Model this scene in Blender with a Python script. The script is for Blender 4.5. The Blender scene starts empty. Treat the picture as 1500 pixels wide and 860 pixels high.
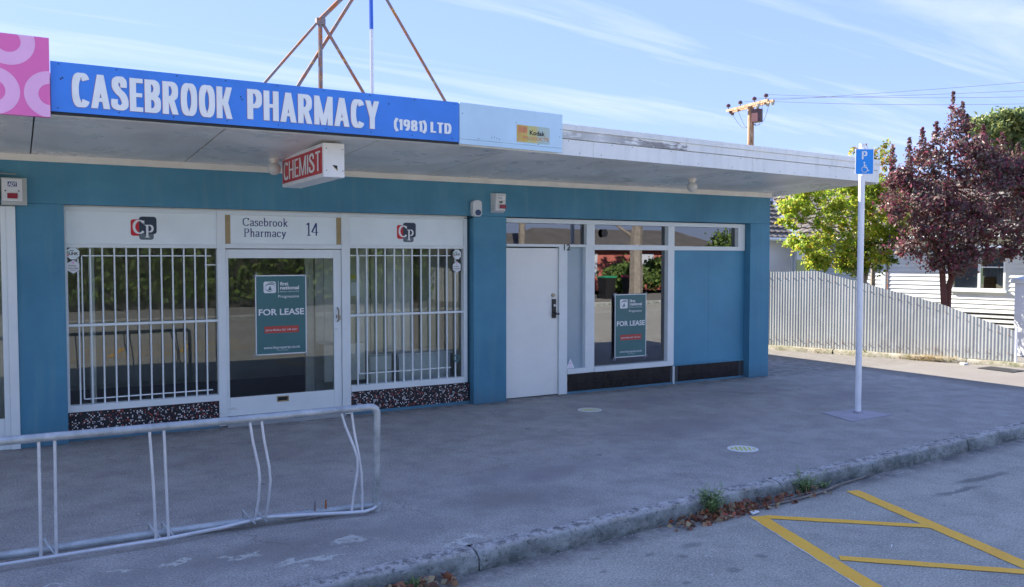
import bpy, bmesh, math, random
import numpy as np
from mathutils import Vector, Matrix
from math import radians, sin, cos, pi, atan2, sqrt
random.seed(7)
rng = np.random.default_rng(7)
sc = bpy.context.scene

# ------------------------------------------------------------------ camera
cam_d = bpy.data.cameras.new('camera')
cam = bpy.data.objects.new('camera', cam_d)
sc.collection.objects.link(cam)
sc.camera = cam
cam_d.sensor_width = 36.0
cam_d.lens = 1250.0 / 1500.0 * 36.0
cam_d.clip_start = 0.05
cam_d.clip_end = 3000
cam.location = (0, -9.5, 1.85)
PITCH = math.atan(52 / 1250)
cam.rotation_euler = (pi / 2 - PITCH, 0, radians(59.8 - 90))

# ------------------------------------------------------------------ light
SUN_EL = radians(32.5)
SUN_DIR = Vector((-0.46, 0.888, 0)).normalized() * cos(SUN_EL) + Vector((0, 0, sin(SUN_EL)))
sun_d = bpy.data.lights.new('sun', 'SUN')
sun_d.energy = 3.2
sun_d.angle = radians(0.5)
sun_d.color = (1.0, 0.93, 0.82)
sun = bpy.data.objects.new('sun', sun_d)
sun.rotation_euler = SUN_DIR.to_track_quat('Z', 'Y').to_euler()
sun.location = (0, 0, 20)
sc.collection.objects.link(sun)

world = bpy.data.worlds.new('World')
sc.world = world
world.use_nodes = True
wn, wl = world.node_tree.nodes, world.node_tree.links
wn.clear()
w_out = wn.new('ShaderNodeOutputWorld')
w_bg = wn.new('ShaderNodeBackground')
w_bg.inputs['Strength'].default_value = 0.15
sky = wn.new('ShaderNodeTexSky')
sky.sky_type = 'NISHITA'
sky.sun_disc = False
sky.sun_elevation = SUN_EL
sky.sun_rotation = atan2(SUN_DIR.x, SUN_DIR.y)
sky.air_density = 1.0
sky.dust_density = 0.2
sky.ozone_density = 1.6
# thin cirrus: noise on the sky dome, projected on a high flat layer and stretched
tc = wn.new('ShaderNodeTexCoord')
sep = wn.new('ShaderNodeSeparateXYZ')
wl.new(tc.outputs['Generated'], sep.inputs[0])
zz = wn.new('ShaderNodeMath'); zz.operation = 'MAXIMUM'; zz.inputs[1].default_value = 0.03
wl.new(sep.outputs['Z'], zz.inputs[0])
zb = wn.new('ShaderNodeMath'); zb.operation = 'ADD'; zb.inputs[1].default_value = 0.10
wl.new(zz.outputs[0], zb.inputs[0])
dx = wn.new('ShaderNodeMath'); dx.operation = 'DIVIDE'
dy = wn.new('ShaderNodeMath'); dy.operation = 'DIVIDE'
wl.new(sep.outputs['X'], dx.inputs[0]); wl.new(zb.outputs[0], dx.inputs[1])
wl.new(sep.outputs['Y'], dy.inputs[0]); wl.new(zb.outputs[0], dy.inputs[1])
comb = wn.new('ShaderNodeCombineXYZ')
wl.new(dx.outputs[0], comb.inputs[0]); wl.new(dy.outputs[0], comb.inputs[1])
mp = wn.new('ShaderNodeMapping')
mp.inputs['Rotation'].default_value = (0, 0, radians(38))
mp.inputs['Scale'].default_value = (0.34, 2.4, 1.0)
wl.new(comb.outputs[0], mp.inputs[0])
cn = wn.new('ShaderNodeTexNoise')
cn.inputs['Scale'].default_value = 1.1
cn.inputs['Detail'].default_value = 9
cn.inputs['Roughness'].default_value = 0.58
cn.inputs['Distortion'].default_value = 0.5
wl.new(mp.outputs[0], cn.inputs['Vector'])
cr = wn.new('ShaderNodeValToRGB')
cr.color_ramp.elements[0].position = 0.50; cr.color_ramp.elements[0].color = (0, 0, 0, 1)
cr.color_ramp.elements[1].position = 0.70; cr.color_ramp.elements[1].color = (0.52, 0.52, 0.52, 1)
wl.new(cn.outputs['Fac'], cr.inputs[0])
gam = wn.new('ShaderNodeGamma')          # evens the dome out, like the photograph's low-contrast sky
gam.inputs['Gamma'].default_value = 0.27
wl.new(sky.outputs[0], gam.inputs['Color'])
hsv = wn.new('ShaderNodeHueSaturation')
hsv.inputs['Saturation'].default_value = 1.5
hsv.inputs['Value'].default_value = 2.0
wl.new(gam.outputs[0], hsv.inputs['Color'])
tint = wn.new('ShaderNodeMix'); tint.data_type = 'RGBA'; tint.blend_type = 'MULTIPLY'
tint.inputs['Factor'].default_value = 1.0
tint.inputs['B'].default_value = (0.272, 0.325, 0.535, 1)
wl.new(hsv.outputs[0], tint.inputs['A'])
cm = wn.new('ShaderNodeMix'); cm.data_type = 'RGBA'
wl.new(cr.outputs[0], cm.inputs['Factor'])
wl.new(tint.outputs['Result'], cm.inputs['A'])
CLOUD = cm
cm.inputs['B'].default_value = (1.35, 1.45, 1.8, 1)
wl.new(cm.outputs['Result'], w_bg.inputs['Color'])
wl.new(w_bg.outputs[0], w_out.inputs[0])

vs = sc.view_settings
vs.view_transform = 'Standard'
vs.look = 'None'
vs.gamma = 1.0
vs.exposure = 2.42

# ------------------------------------------------------------------ material helper
class G:
    """tiny node-graph helper"""
    def __init__(s, name):
        s.m = bpy.data.materials.new(name); s.m.use_nodes = True
        s.t = s.m.node_tree; s.n = s.t.nodes; s.l = s.t.links
        s.b = s.n['Principled BSDF']; s.o = s.n['Material Output']
        s._pos = None
    def new(s, ty, **k):
        n = s.n.new(ty)
        for a, v in k.items(): setattr(n, a, v)
        return n
    def setv(s, sock, v):
        if hasattr(v, 'is_linked') or isinstance(v, bpy.types.NodeSocket): s.l.new(v, sock)
        else:
            if isinstance(v, tuple) and len(v) == 3 and sock.type == 'RGBA': v = v + (1,)
            sock.default_value = v
    @property
    def pos(s):
        if s._pos is None: s._pos = s.new('ShaderNodeNewGeometry').outputs['Position']
        return s._pos
    def mapped(s, scale=(1, 1, 1), rot=(0, 0, 0), loc=(0, 0, 0), src=None):
        m = s.new('ShaderNodeMapping')
        m.inputs['Scale'].default_value = scale; m.inputs['Rotation'].default_value = rot
        m.inputs['Location'].default_value = loc
        s.l.new(src or s.pos, m.inputs[0]); return m.outputs[0]
    def noise(s, scale, detail=4, rough=0.55, vec=None, dist=0.0):
        n = s.new('ShaderNodeTexNoise')
        n.inputs['Scale'].default_value = scale; n.inputs['Detail'].default_value = detail
        n.inputs['Roughness'].default_value = rough; n.inputs['Distortion'].default_value = dist
        s.l.new(vec or s.pos, n.inputs['Vector']); return n.outputs['Fac']
    def voro(s, scale, out='Distance', vec=None, feature='F1', rnd=1.0):
        n = s.new('ShaderNodeTexVoronoi', feature=feature)
        n.inputs['Scale'].default_value = scale; n.inputs['Randomness'].default_value = rnd
        s.l.new(vec or s.pos, n.inputs['Vector']); return n.outputs[out]
    def ramp(s, f, stops, interp='LINEAR'):
        r = s.new('ShaderNodeValToRGB'); r.color_ramp.interpolation = interp
        e = r.color_ramp.elements
        while len(e) < len(stops): e.new(0.5)
        for el, (p, c) in zip(e, stops):
            el.position = p
            el.color = (c, c, c, 1) if not isinstance(c, tuple) else c + (1,)
        s.l.new(f, r.inputs[0]); return r.outputs[0]
    def mix(s, f, a, b, mode='MIX'):
        m = s.new('ShaderNodeMix', data_type='RGBA', blend_type=mode)
        s.setv(m.inputs['Factor'], f); s.setv(m.inputs['A'], a); s.setv(m.inputs['B'], b)
        return m.outputs['Result']
    def math(s, op, a, b=0.0, c=None):
        m = s.new('ShaderNodeMath', operation=op)
        s.setv(m.inputs[0], a); s.setv(m.inputs[1], b)
        if c is not None: s.setv(m.inputs[2], c)
        return m.outputs[0]
    def xyz(s):
        n = s.new('ShaderNodeSeparateXYZ'); s.l.new(s.pos, n.inputs[0]); return n.outputs
    def island(s):
        return s.new('ShaderNodeNewGeometry').outputs['Random Per Island']
    def bump(s, h, strength=0.3, dist=0.01, prev=None):
        b = s.new('ShaderNodeBump'); b.inputs['Strength'].default_value = strength
        b.inputs['Distance'].default_value = dist
        s.l.new(h, b.inputs['Height'])
        if prev: s.l.new(prev, b.inputs['Normal'])
        s.l.new(b.outputs[0], s.b.inputs['Normal']); return b.outputs[0]
    def fin(s, col=None, rough=None, metal=None, spec=None):
        if col is not None: s.setv(s.b.inputs['Base Color'], col)
        if rough is not None: s.setv(s.b.inputs['Roughness'], rough)
        if metal is not None: s.setv(s.b.inputs['Metallic'], metal)
        if spec is not None: s.setv(s.b.inputs['Specular IOR Level'], spec)
        return s.m

def paint(name, col, rough=0.5, var=0.12, dirt=0.0, dirtcol=(0.12, 0.10, 0.08), scale=3.0, bump=0.05, bscale=60, metal=0.0, spec=0.4):
    g = G(name)
    n = g.noise(scale, 6, 0.6)
    lo = tuple(c * (1 - var) for c in col); hi = tuple(min(1, c * (1 + var)) for c in col)
    c = g.mix(g.ramp(n, [(0.3, 0.0), (0.7, 1.0)]), lo, hi)
    if dirt > 0:
        d = g.noise(scale * 3.3, 10, 0.72)
        c = g.mix(g.ramp(d, [(0.60, 0.0), (0.76, dirt)]), c, dirtcol)
    if bump > 0: g.bump(g.noise(bscale, 3), bump, 0.01)
    return g.fin(c, rough, metal, spec)

M = {}
# teal painted plaster: rolled roughcast texture, faded blotches, grubby foot
g = G('teal_plaster')
n = g.noise(0.9, 6, 0.6)
c = g.mix(g.ramp(n, [(0.35, 0.0), (0.68, 1.0)]), (0.064, 0.215, 0.325), (0.096, 0.300, 0.435))
x = g.xyz()
streak = g.noise(5, 6, 0.6, g.mapped((2.2, 2.2, 0.18)))
c = g.mix(g.ramp(streak, [(0.50, 0.0), (0.72, 0.55)]), c, (0.13, 0.30, 0.37))
foot = g.math('MULTIPLY', g.ramp(x[2], [(0.0, 0.7), (0.22, 0.0)]), g.noise(9, 8, 0.7))
c = g.mix(foot, c, (0.10, 0.12, 0.13))
chips = g.ramp(g.noise(32, 9, 0.78), [(0.64, 0.0), (0.69, 0.7)])
c = g.mix(chips, c, (0.22, 0.36, 0.42))
b1 = g.bump(g.noise(130, 4, 0.7), 0.55, 0.006)
M['teal'] = g.fin(c, 0.62, 0, 0.35)

g = G('teal_boards')
n = g.noise(1.3, 6, 0.6)
c = g.mix(g.ramp(n, [(0.35, 0.0), (0.68, 1.0)]), (0.074, 0.255, 0.385), (0.090, 0.305, 0.45))
c = g.mix(g.ramp(g.noise(26, 8, 0.7), [(0.68, 0.0), (0.74, 0.4)]), c, (0.10, 0.24, 0.33))
g.bump(g.noise(70, 4, 0.7, g.mapped((1, 1, 0.25))), 0.22, 0.004)
M['tealboard'] = g.fin(c, 0.5, 0, 0.4)

def white_wood(name, col=(0.82, 0.87, 0.87), wear=0.5, grain=(0.25, 1, 1), rough=0.45):
    g = G(name)
    c = g.mix(g.ramp(g.noise(2.2, 6, 0.6), [(0.3, 0.0), (0.7, 1.0)]), tuple(v * 0.90 for v in col), col)
    d = g.noise(7, 10, 0.75, g.mapped(grain))
    c = g.mix(g.ramp(d, [(0.62, 0.0), (0.70, wear)]), c, (0.26, 0.22, 0.18))
    g.bump(g.noise(30, 6, 0.7, g.mapped(grain)), 0.12, 0.004)
    return g.fin(c, rough, 0, 0.4)
M['white'] = white_wood('white_gloss_paint', wear=0.22)
M['white_worn'] = white_wood('worn_white_paint', wear=0.65)
M['panel_white'] = paint('white_panel_board', (0.81, 0.88, 0.89), 0.35, 0.04, 0.05, bump=0.0)
M['doorpaint'] = paint('pale_door_paint', (0.86, 0.86, 0.82), 0.45, 0.05, 0.10, (0.36, 0.34, 0.33), 1.6, 0.04)
M['batten'] = paint('beige_batten_paint', (0.80, 0.76, 0.70), 0.5, 0.08, 0.2, scale=4)

# flaking white fascia boards
g = G('flaking_fascia_paint')
base = g.mix(g.ramp(g.noise(1.6, 6, 0.6), [(0.3, 0.0), (0.7, 1.0)]), (0.76, 0.79, 0.78), (0.86, 0.87, 0.85))
fl = g.noise(5.5, 12, 0.78, g.mapped((0.5, 0.5, 2.4)))
xx_ = g.xyz()
rx_ = g.ramp(g.math('DIVIDE', g.math('SUBTRACT', xx_[0], 4.7), 2.4), [(0.0, 0.0), (0.15, 0.6), (0.3, 0.25), (0.5, 0.8), (0.84, 1.0), (0.86, 0.0)])
rz_ = g.ramp(g.math('DIVIDE', g.math('SUBTRACT', xx_[2], 3.0), 0.25), [(0.33, 0.0), (0.36, 1.0), (0.67, 1.0), (0.70, 0.1)])
k = g.math('MULTIPLY', g.ramp(fl, [(0.47, 0.0), (0.53, 1.0)]), g.math('MULTIPLY', rx_, rz_))
c = g.mix(k, base, (0.20, 0.19, 0.19))
c = g.mix(g.ramp(g.noise(9, 9, 0.75), [(0.66, 0.0), (0.71, 0.8)]), c, (0.24, 0.22, 0.21))
run = g.noise(7, 6, 0.6, g.mapped((1.2, 1.2, 0.12)))
c = g.mix(g.ramp(run, [(0.5, 0.0), (0.8, 0.3)]), c, (0.40, 0.40, 0.38))
g.bump(fl, 0.35, 0.006)
M['fascia'] = g.fin(c, 0.5, 0, 0.35)

# soffit sheet, weathered grey with damp blotches
g = G('grey_soffit_sheet')
n = g.noise(1.1, 8, 0.62, g.mapped((1, 0.7, 1)), 0.8)
c = g.mix(g.ramp(n, [(0.36, 0.0), (0.62, 1.0)]), (0.62, 0.61, 0.58), (0.88, 0.87, 0.83))
c = g.mix(g.ramp(g.noise(14, 8, 0.7), [(0.62, 0.0), (0.75, 0.5)]), c, (0.22, 0.21, 0.21))
r = g.ramp(g.noise(2.5, 5), [(0.3, 0.22), (0.7, 0.45)])
M['soffit'] = g.fin(c, r, 0, 0.5)

# asphalt family
def asphalt(name, base, hi, patch=None, extra=None, speck=0.5, bumps=0.5):
    g = G(name)
    big = g.noise(0.55, 7, 0.62, None, 0.6)
    c = g.mix(g.ramp(big, [(0.33, 0.0), (0.66, 1.0)]), base, hi)
    med = g.noise(3.1, 8, 0.7)
    c = g.mix(g.ramp(med, [(0.35, 0.65), (0.60, 0.0)]), c, tuple(v * 0.66 for v in base))
    fine = g.noise(70, 5, 0.8)
    c = g.mix(g.ramp(fine, [(0.38, 0.75), (0.50, 0.0)]), c, tuple(v * 0.42 for v in base))
    c = g.mix(g.ramp(fine, [(0.54, 0.0), (0.68, 0.8)]), c, tuple(min(.8, v * 1.6) for v in hi))
    vd = g.voro(42)
    cell = g.voro(42, 'Color')
    sepc = g.new('ShaderNodeSeparateColor'); g.l.new(cell, sepc.inputs[0])
    sp = g.math('MULTIPLY', g.ramp(vd, [(0.16, 1.0), (0.24, 0.0)]), g.ramp(sepc.outputs[0], [(0.86, 0.0), (0.9, speck)]))
    c = g.mix(sp, c, (0.62, 0.60, 0.57))
    # loose white chips, sparse
    vd2 = g.voro(7.0); cell2 = g.voro(7.0, 'Color')
    sp2c = g.new('ShaderNodeSeparateColor'); g.l.new(cell2, sp2c.inputs[0])
    sp2 = g.math('MULTIPLY', g.ramp(vd2, [(0.05, 1.0), (0.075, 0.0)]), g.ramp(sp2c.outputs[1], [(0.80, 0.0), (0.82, 0.8)]))
    c = g.mix(sp2, c, (0.66, 0.66, 0.66))
    if extra: c = extra(g, c)
    h = g.mix(0.5, g.noise(95, 4, 0.75), g.voro(120))
    g.bump(h, bumps, 0.008)
    return g.fin(c, g.ramp(big, [(0.3, 0.75), (0.7, 0.9)]), 0, 0.3)

def spots(g, c, pts, col, strength, soft=0.35, wobble=0.12, wsc=6):
    """irregular stains at given places on the ground"""
    n = g.new('ShaderNodeTexNoise'); n.inputs['Scale'].default_value = wsc; n.inputs['Detail'].default_value = 8
    g.l.new(g.pos, n.inputs['Vector'])
    v1 = g.new('ShaderNodeVectorMath', operation='SUBTRACT'); g.l.new(n.outputs['Color'], v1.inputs[0]); v1.inputs[1].default_value = (0.5, 0.5, 0.5)
    v2 = g.new('ShaderNodeVectorMath', operation='MULTIPLY_ADD'); g.l.new(v1.outputs[0], v2.inputs[0])
    v2.inputs[1].default_value = (wobble * 2, wobble * 2, 0); g.l.new(g.pos, v2.inputs[2])
    m = None
    for (px, py, rx, ry) in pts:
        s = g.new('ShaderNodeVectorMath', operation='SUBTRACT'); g.l.new(v2.outputs[0], s.inputs[0]); s.inputs[1].default_value = (px, py, 0)
        d = g.new('ShaderNodeVectorMath', operation='MULTIPLY'); g.l.new(s.outputs[0], d.inputs[0]); d.inputs[1].default_value = (1 / rx, 1 / ry, 0)
        ln = g.new('ShaderNodeVectorMath', operation='LENGTH'); g.l.new(d.outputs[0], ln.inputs[0])
        m = ln.outputs['Value'] if m is None else g.math('MINIMUM', m, ln.outputs['Value'])
    f = g.ramp(m, [(1 - soft, strength), (1.0, 0.0)])
    return g.mix(f, c, col), f

def path_extra(g, c):
    # dark worn band behind the kerb and round the rack, beige weathering
    c, _ = spots(g, c, [(1.5, -4.15, 1.6, 0.35), (3.2, -3.9, 0.7, 0.35)], (0.21, 0.19, 0.18), 0.6, 0.7, 0.2, 3)
    c, _ = spots(g, c, [(6.3, -2.4, 1.3, 0.5), (4.0, -3.3, 1.2, 0.35), (9.6, -1.9, 1.2, 0.45), (7.4, -0.9, 1.0, .3)], (0.26, 0.235, 0.245), 0.55, 0.8, 0.5, 1.6)
    # pale lichen crust
    _, f = spots(g, c, [(1.15, -4.14, 0.26, 0.09), (0.85, -4.03, 0.16, 0.06), (1.85, -4.2, 0.36, 0.14), (0.45, -4.0, 0.16, 0.05), (1.55, -4.4, 0.5, .10), (2.5, -4.55, 0.5, .07), (0.1, -4.1, .2, .06)], (1, 1, 1), 1.0, 0.8, 0.22, 9)
    lk = g.ramp(g.math('ADD', g.math('MULTIPLY', f, 0.30), g.noise(70, 9, 0.95)), [(0.69, 0.0), (0.79, 0.6)])
    c = g.mix(lk, c, (0.68, 0.69, 0.62))
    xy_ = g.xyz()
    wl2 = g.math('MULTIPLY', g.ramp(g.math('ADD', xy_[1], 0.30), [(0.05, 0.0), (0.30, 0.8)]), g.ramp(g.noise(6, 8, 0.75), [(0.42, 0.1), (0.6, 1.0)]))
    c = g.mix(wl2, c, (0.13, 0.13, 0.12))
    gv = g.voro(1.9); gc = g.voro(1.9, 'Color'); gs_ = g.new('ShaderNodeSeparateColor'); g.l.new(gc, gs_.inputs[0])
    gum = g.math('MULTIPLY', g.ramp(gv, [(0.045, 0.7), (0.06, 0.0)]), g.ramp(gs_.outputs[2], [(0.45, 0.0), (0.47, 1.0)]))
    c = g.mix(gum, c, (0.15, 0.15, 0.14))
    # pale scuffs
    sc1 = g.noise(8, 7, 0.72, g.mapped((0.35, 2.6, 1), rot=(0, 0, 0.5)), 1.0)
    rg = g.noise(0.8, 2, 0.5, g.mapped(loc=(4, 2, 0)))
    k = g.math('MULTIPLY', g.ramp(sc1, [(0.66, 0.0), (0.72, 0.6)]), g.ramp(rg, [(0.5, 0.0), (0.6, 1.0)]))
    c = g.mix(k, c, (0.42, 0.42, 0.43))
    # hairline cracks
    cv = g.new('ShaderNodeTexVoronoi', feature='DISTANCE_TO_EDGE'); cv.inputs['Scale'].default_value = 0.55
    wob = g.noise(3.0, 6, 0.7)
    mv = g.new('ShaderNodeVectorMath', operation='MULTIPLY_ADD')
    cb = g.new('ShaderNodeCombineXYZ'); g.l.new(wob, cb.inputs[0]); g.l.new(wob, cb.inputs[1])
    g.l.new(cb.outputs[0], mv.inputs[0]); mv.inputs[1].default_value = (0.6, -0.5, 0); g.l.new(g.pos, mv.inputs[2])
    g.l.new(mv.outputs[0], cv.inputs['Vector'])
    crk = g.math('MULTIPLY', g.ramp(cv.outputs['Distance'], [(0.0, 0.45), (0.006, 0.0)]), g.ramp(g.noise(0.7, 2), [(0.52, 0.0), (0.6, 1.0)]))
    c = g.mix(crk, c, (0.06, 0.06, 0.06))
    # side street past the corner: browner seal, its colour darkened to offset the sunlight
    x = g.xyz()
    far = g.ramp(g.math('ADD', x[0], g.math('MULTIPLY', g.noise(0.8, 4), 1.2)), [(12.2 / 20, 0.0), (12.9 / 20, 0.8)])
    # ramp domain is 0..1: rescale
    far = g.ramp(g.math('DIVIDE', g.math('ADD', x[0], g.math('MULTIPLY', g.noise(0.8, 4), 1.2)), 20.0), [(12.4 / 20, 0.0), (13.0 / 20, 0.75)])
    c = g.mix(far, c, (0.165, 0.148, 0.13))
    return c
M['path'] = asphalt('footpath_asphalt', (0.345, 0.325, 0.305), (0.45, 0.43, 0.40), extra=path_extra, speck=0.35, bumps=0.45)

def road_extra(g, c):
    c, _ = spots(g, c, [(3.906, -5.591, .07, .06), (3.79, -5.24, .06, .04), (3.62, -5.1, .05, .03), (3.17, -5.2, .04, .03), (3.26, -4.99, .06, .03), (4.25, -5.5, .06, .04), (2.9, -5.4, .05, .04), (3.5, -5.6, .05, .03), (4.0, -5.1, .12, .06)], (0.12, 0.12, 0.12), 0.5, 0.6, 0.04, 14)
    c, _ = spots(g, c, [(7.5, -5.05, 0.5, .07), (6.9, -5.2, .4, .05)], (0.09, 0.09, 0.095), 0.6, 0.5, 0.08, 6)
    # gutter grit along the kerb foot
    x = g.xyz()
    ed = g.math('SUBTRACT', g.math('MULTIPLY', g.math('SUBTRACT', x[0], 1.8), 0.0735), 4.88)
    dist = g.math('SUBTRACT', ed, x[1])
    gr = g.math('MULTIPLY', g.ramp(dist, [(0.05, 0.9), (0.38, 0.0)]), g.ramp(g.noise(26, 8, 0.8), [(0.42, 0.0), (0.6, 1.0)]))
    c = g.mix(gr, c, (0.28, 0.25, 0.22))
    foot_dark = g.math('MULTIPLY', g.ramp(dist, [(0.03, 0.8), (0.20, 0.0)]), g.ramp(g.noise(3, 6, 0.7), [(0.4, 0.2), (0.6, 1.0)]))  # uneven band, darker towards the kerb foot
    c = g.mix(foot_dark, c, (0.075, 0.075, 0.08))
    return c
M['road'] = asphalt('road_asphalt', (0.41, 0.395, 0.34), (0.49, 0.47, 0.41), extra=road_extra, speck=0.95, bumps=0.7)

# kerb concrete: rough, lichened, pale top edge, face darker lower down
g = G('old_kerb_concrete')
n = g.noise(2.6, 9, 0.72)
c = g.mix(g.ramp(n, [(0.38, 0.0), (0.60, 1.0)]), (0.23, 0.25, 0.24), (0.44, 0.46, 0.44))
x = g.xyz()
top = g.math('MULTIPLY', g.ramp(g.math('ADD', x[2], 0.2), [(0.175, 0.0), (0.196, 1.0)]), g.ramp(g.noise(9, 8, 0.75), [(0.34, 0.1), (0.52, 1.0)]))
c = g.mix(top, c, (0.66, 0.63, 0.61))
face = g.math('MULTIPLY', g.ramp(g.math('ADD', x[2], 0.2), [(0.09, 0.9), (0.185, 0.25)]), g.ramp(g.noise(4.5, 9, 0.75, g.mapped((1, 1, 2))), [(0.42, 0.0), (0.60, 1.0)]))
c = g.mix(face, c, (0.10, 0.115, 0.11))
sp = g.ramp(g.noise(30, 9, 0.85), [(0.54, 0.0), (0.62, 1.0)])
c = g.mix(sp, c, (0.075, 0.08, 0.08))
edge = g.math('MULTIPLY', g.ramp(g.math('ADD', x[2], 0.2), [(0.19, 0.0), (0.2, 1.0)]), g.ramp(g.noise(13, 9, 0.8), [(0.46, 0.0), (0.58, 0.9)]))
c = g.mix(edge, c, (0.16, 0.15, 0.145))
sp = g.ramp(g.noise(21, 8, 0.8, g.mapped(loc=(5, 5, 5))), [(0.62, 0.0), (0.70, 0.8)])
c = g.mix(sp, c, (0.58, 0.60, 0.57))
g.bump(g.noise(28, 9, 0.8), 0.9, 0.02)
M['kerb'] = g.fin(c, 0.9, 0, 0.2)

g = G('mossy_concrete')
n = g.noise(3.2, 9, 0.72)
c = g.mix(g.ramp(n, [(0.38, 0.0), (0.62, 1.0)]), (0.22, 0.20, 0.13), (0.44, 0.40, 0.32))
c = g.mix(g.ramp(g.noise(7, 8, 0.7), [(0.5, 0.0), (0.65, 0.8)]), c, (0.13, 0.14, 0.06))
g.bump(g.noise(28, 9, 0.8), 0.8, 0.02)
M['mossy'] = g.fin(c, 0.9)

# yellow marking paint, worn through at edges
g = G('yellow_road_paint')
c = g.mix(g.ramp(g.noise(4, 6, 0.6), [(0.3, 0.0), (0.7, 1.0)]), (0.95, 0.47, 0.03), (0.97, 0.54, 0.045))
w = g.ramp(g.math('ADD', g.noise(60, 8, 0.85), g.math('MULTIPLY', g.noise(2.2, 5, 0.7), 0.18)), [(0.67, 0.0), (0.73, 0.9)])
c = g.mix(w, c, (0.16, 0.14, 0.12))
g.bump(g.noise(95, 4, 0.75), 0.5, 0.006)
M['yellow'] = g.fin(c, 0.6)
M['roadwhite'] = paint('white_road_paint', (0.72, 0.72, 0.70), 0.6, 0.05, 0.8, (0.2, 0.2, 0.2), 9, 0.3)

# galvanised tube with spangle
g = G('galvanised_steel')
c = g.mix(g.ramp(g.noise(6, 8, 0.7), [(0.35, 0.0), (0.65, 1.0)]), (0.27, 0.30, 0.32), (0.54, 0.57, 0.58))
c = g.mix(g.ramp(g.noise(40, 8, 0.8), [(0.64, 0.0), (0.72, 0.9)]), c, (0.20, 0.19, 0.19))
g.bump(g.noise(60, 4), 0.12, 0.004)
M['galv'] = g.fin(c, 0.42, 0.35, 0.5)
M['rackpaint'] = paint('silver_rod_paint', (0.62, 0.64, 0.68), 0.42, 0.12, 0.35, (0.22, 0.2, 0.2), 8, 0.08, metal=0.3)

g = G('corrugated_galvanised')
c = g.mix(g.ramp(g.noise(1.4, 7, 0.65, g.mapped((1, 1, 0.35))), [(0.35, 0.0), (0.65, 1.0)]), (0.44, 0.45, 0.42), (0.60, 0.61, 0.57))
st = g.noise(8, 8, 0.7, g.mapped((2, 2, 0.22)))
c = g.mix(g.ramp(st, [(0.56, 0.0), (0.75, 0.55)]), c, (0.27, 0.28, 0.28))
x = g.xyz()
ru = g.math('MULTIPLY', g.ramp(x[2], [(0.08, 1.0), (0.34, 0.0)]), g.ramp(g.noise(14, 8, 0.8, g.mapped((1, 1, 0.4))), [(0.50, 0.0), (0.62, 1.0)]))
c = g.mix(ru, c, (0.20, 0.13, 0.09))
oi = g.new('ShaderNodeObjectInfo')
c = g.mix(g.math('MULTIPLY', oi.outputs['Random'], 0.30), c, (0.30, 0.31, 0.30))
c = g.mix(g.ramp(g.noise(3.5, 8, 0.75), [(0.52, 0.0), (0.70, 0.35)]), c, (0.70, 0.71, 0.69))
M['corr'] = g.fin(c, 0.5, 0.1, 0.5)

g = G('rusty_steel_paint')
n = g.noise(7, 10, 0.78)
c = g.mix(g.ramp(n, [(0.44, 0.0), (0.52, 1.0)]), (0.36, 0.12, 0.04), (0.20, 0.17, 0.18))
c = g.mix(g.ramp(g.noise(11, 8, 0.7, g.mapped(loc=(9, 1, 2))), [(0.60, 0.0), (0.66, 0.8)]), c, (0.55, 0.42, 0.10))
g.bump(n, 0.4, 0.004)
M['rust'] = g.fin(c, 0.75)
g = G('flaking_white_pole')
c = g.mix(g.ramp(g.noise(14, 8, 0.8), [(0.60, 0.0), (0.66, 1.0)]), (0.66, 0.68, 0.74), (0.32, 0.14, 0.08))
M['poleW'] = g.fin(c, 0.5)
M['poleB'] = paint('blue_pole_paint', (0.03, 0.13, 0.60), 0.4)

M['sign_blue'] = paint('blue_sign_enamel', (0.05, 0.235, 0.76), 0.32, 0.14, 0.12, (0.20, 0.33, 0.6), 1.6, 0.02, spec=0.5)
M['sign_ltblue'] = paint('pale_blue_sign_board', (0.52, 0.72, 0.86), 0.35, 0.08, 0.10, (0.3, 0.35, 0.4), 1.4, 0.02)
M['sign_white'] = paint('sign_white_lettering', (0.86, 0.88, 0.87), 0.4, 0.04, 0.25, (0.18, 0.30, 0.6), 9, 0.0)
M['pink'] = paint('pink_sign_vinyl', (0.82, 0.17, 0.46), 0.3, 0.05, 0, scale=1.2, bump=0)
M['pinklt'] = paint('light_pink_sign_vinyl', (0.90, 0.48, 0.76), 0.3, 0.04, 0, bump=0)
M['orangeedge'] = paint('red_letter_edge', (0.55, 0.22, 0.22), 0.5)
M['chem_red'] = paint('red_sign_face', (0.60, 0.025, 0.035), 0.3, 0.1, 0.1, (0.2, 0.03, 0.03), 5, 0)
M['chem_white'] = paint('white_lightbox_metal', (0.86, 0.86, 0.85), 0.4, 0.05, 0.2, (0.35, 0.33, 0.3), 6, 0.03)
M['navy'] = paint('navy_print', (0.012, 0.03, 0.17), 0.4, 0, bump=0)
M['black'] = paint('black_print', (0.012, 0.013, 0.016), 0.4, 0, bump=0)
M['darkbox'] = paint('dark_metal', (0.02, 0.02, 0.022), 0.4)
M['brass'] = paint('worn_brass', (0.30, 0.27, 0.22), 0.35, 0.2, metal=0.8)
M['logored'] = paint('red_print', (0.62, 0.012, 0.03), 0.35, 0, bump=0)
M['logodark'] = paint('charcoal_print', (0.022, 0.04, 0.075), 0.35, 0.05, bump=0)
M['logogrey'] = paint('grey_print', (0.12, 0.16, 0.19), 0.35, 0.05, bump=0)
M['purewhite'] = paint('white_print', (0.80, 0.82, 0.84), 0.4, 0, bump=0)
M['poster'] = paint('dark_green_poster', (0.05, 0.165, 0.18), 0.35, 0.08, 0, scale=2, bump=0)
M['poster_red'] = paint('red_phone_strip', (0.50, 0.07, 0.055), 0.4, 0, bump=0)
M['timber'] = paint('bare_timber', (0.42, 0.31, 0.16), 0.7, 0.2, 0.5, (0.2, 0.13, 0.07), 8, 0.2)
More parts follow.
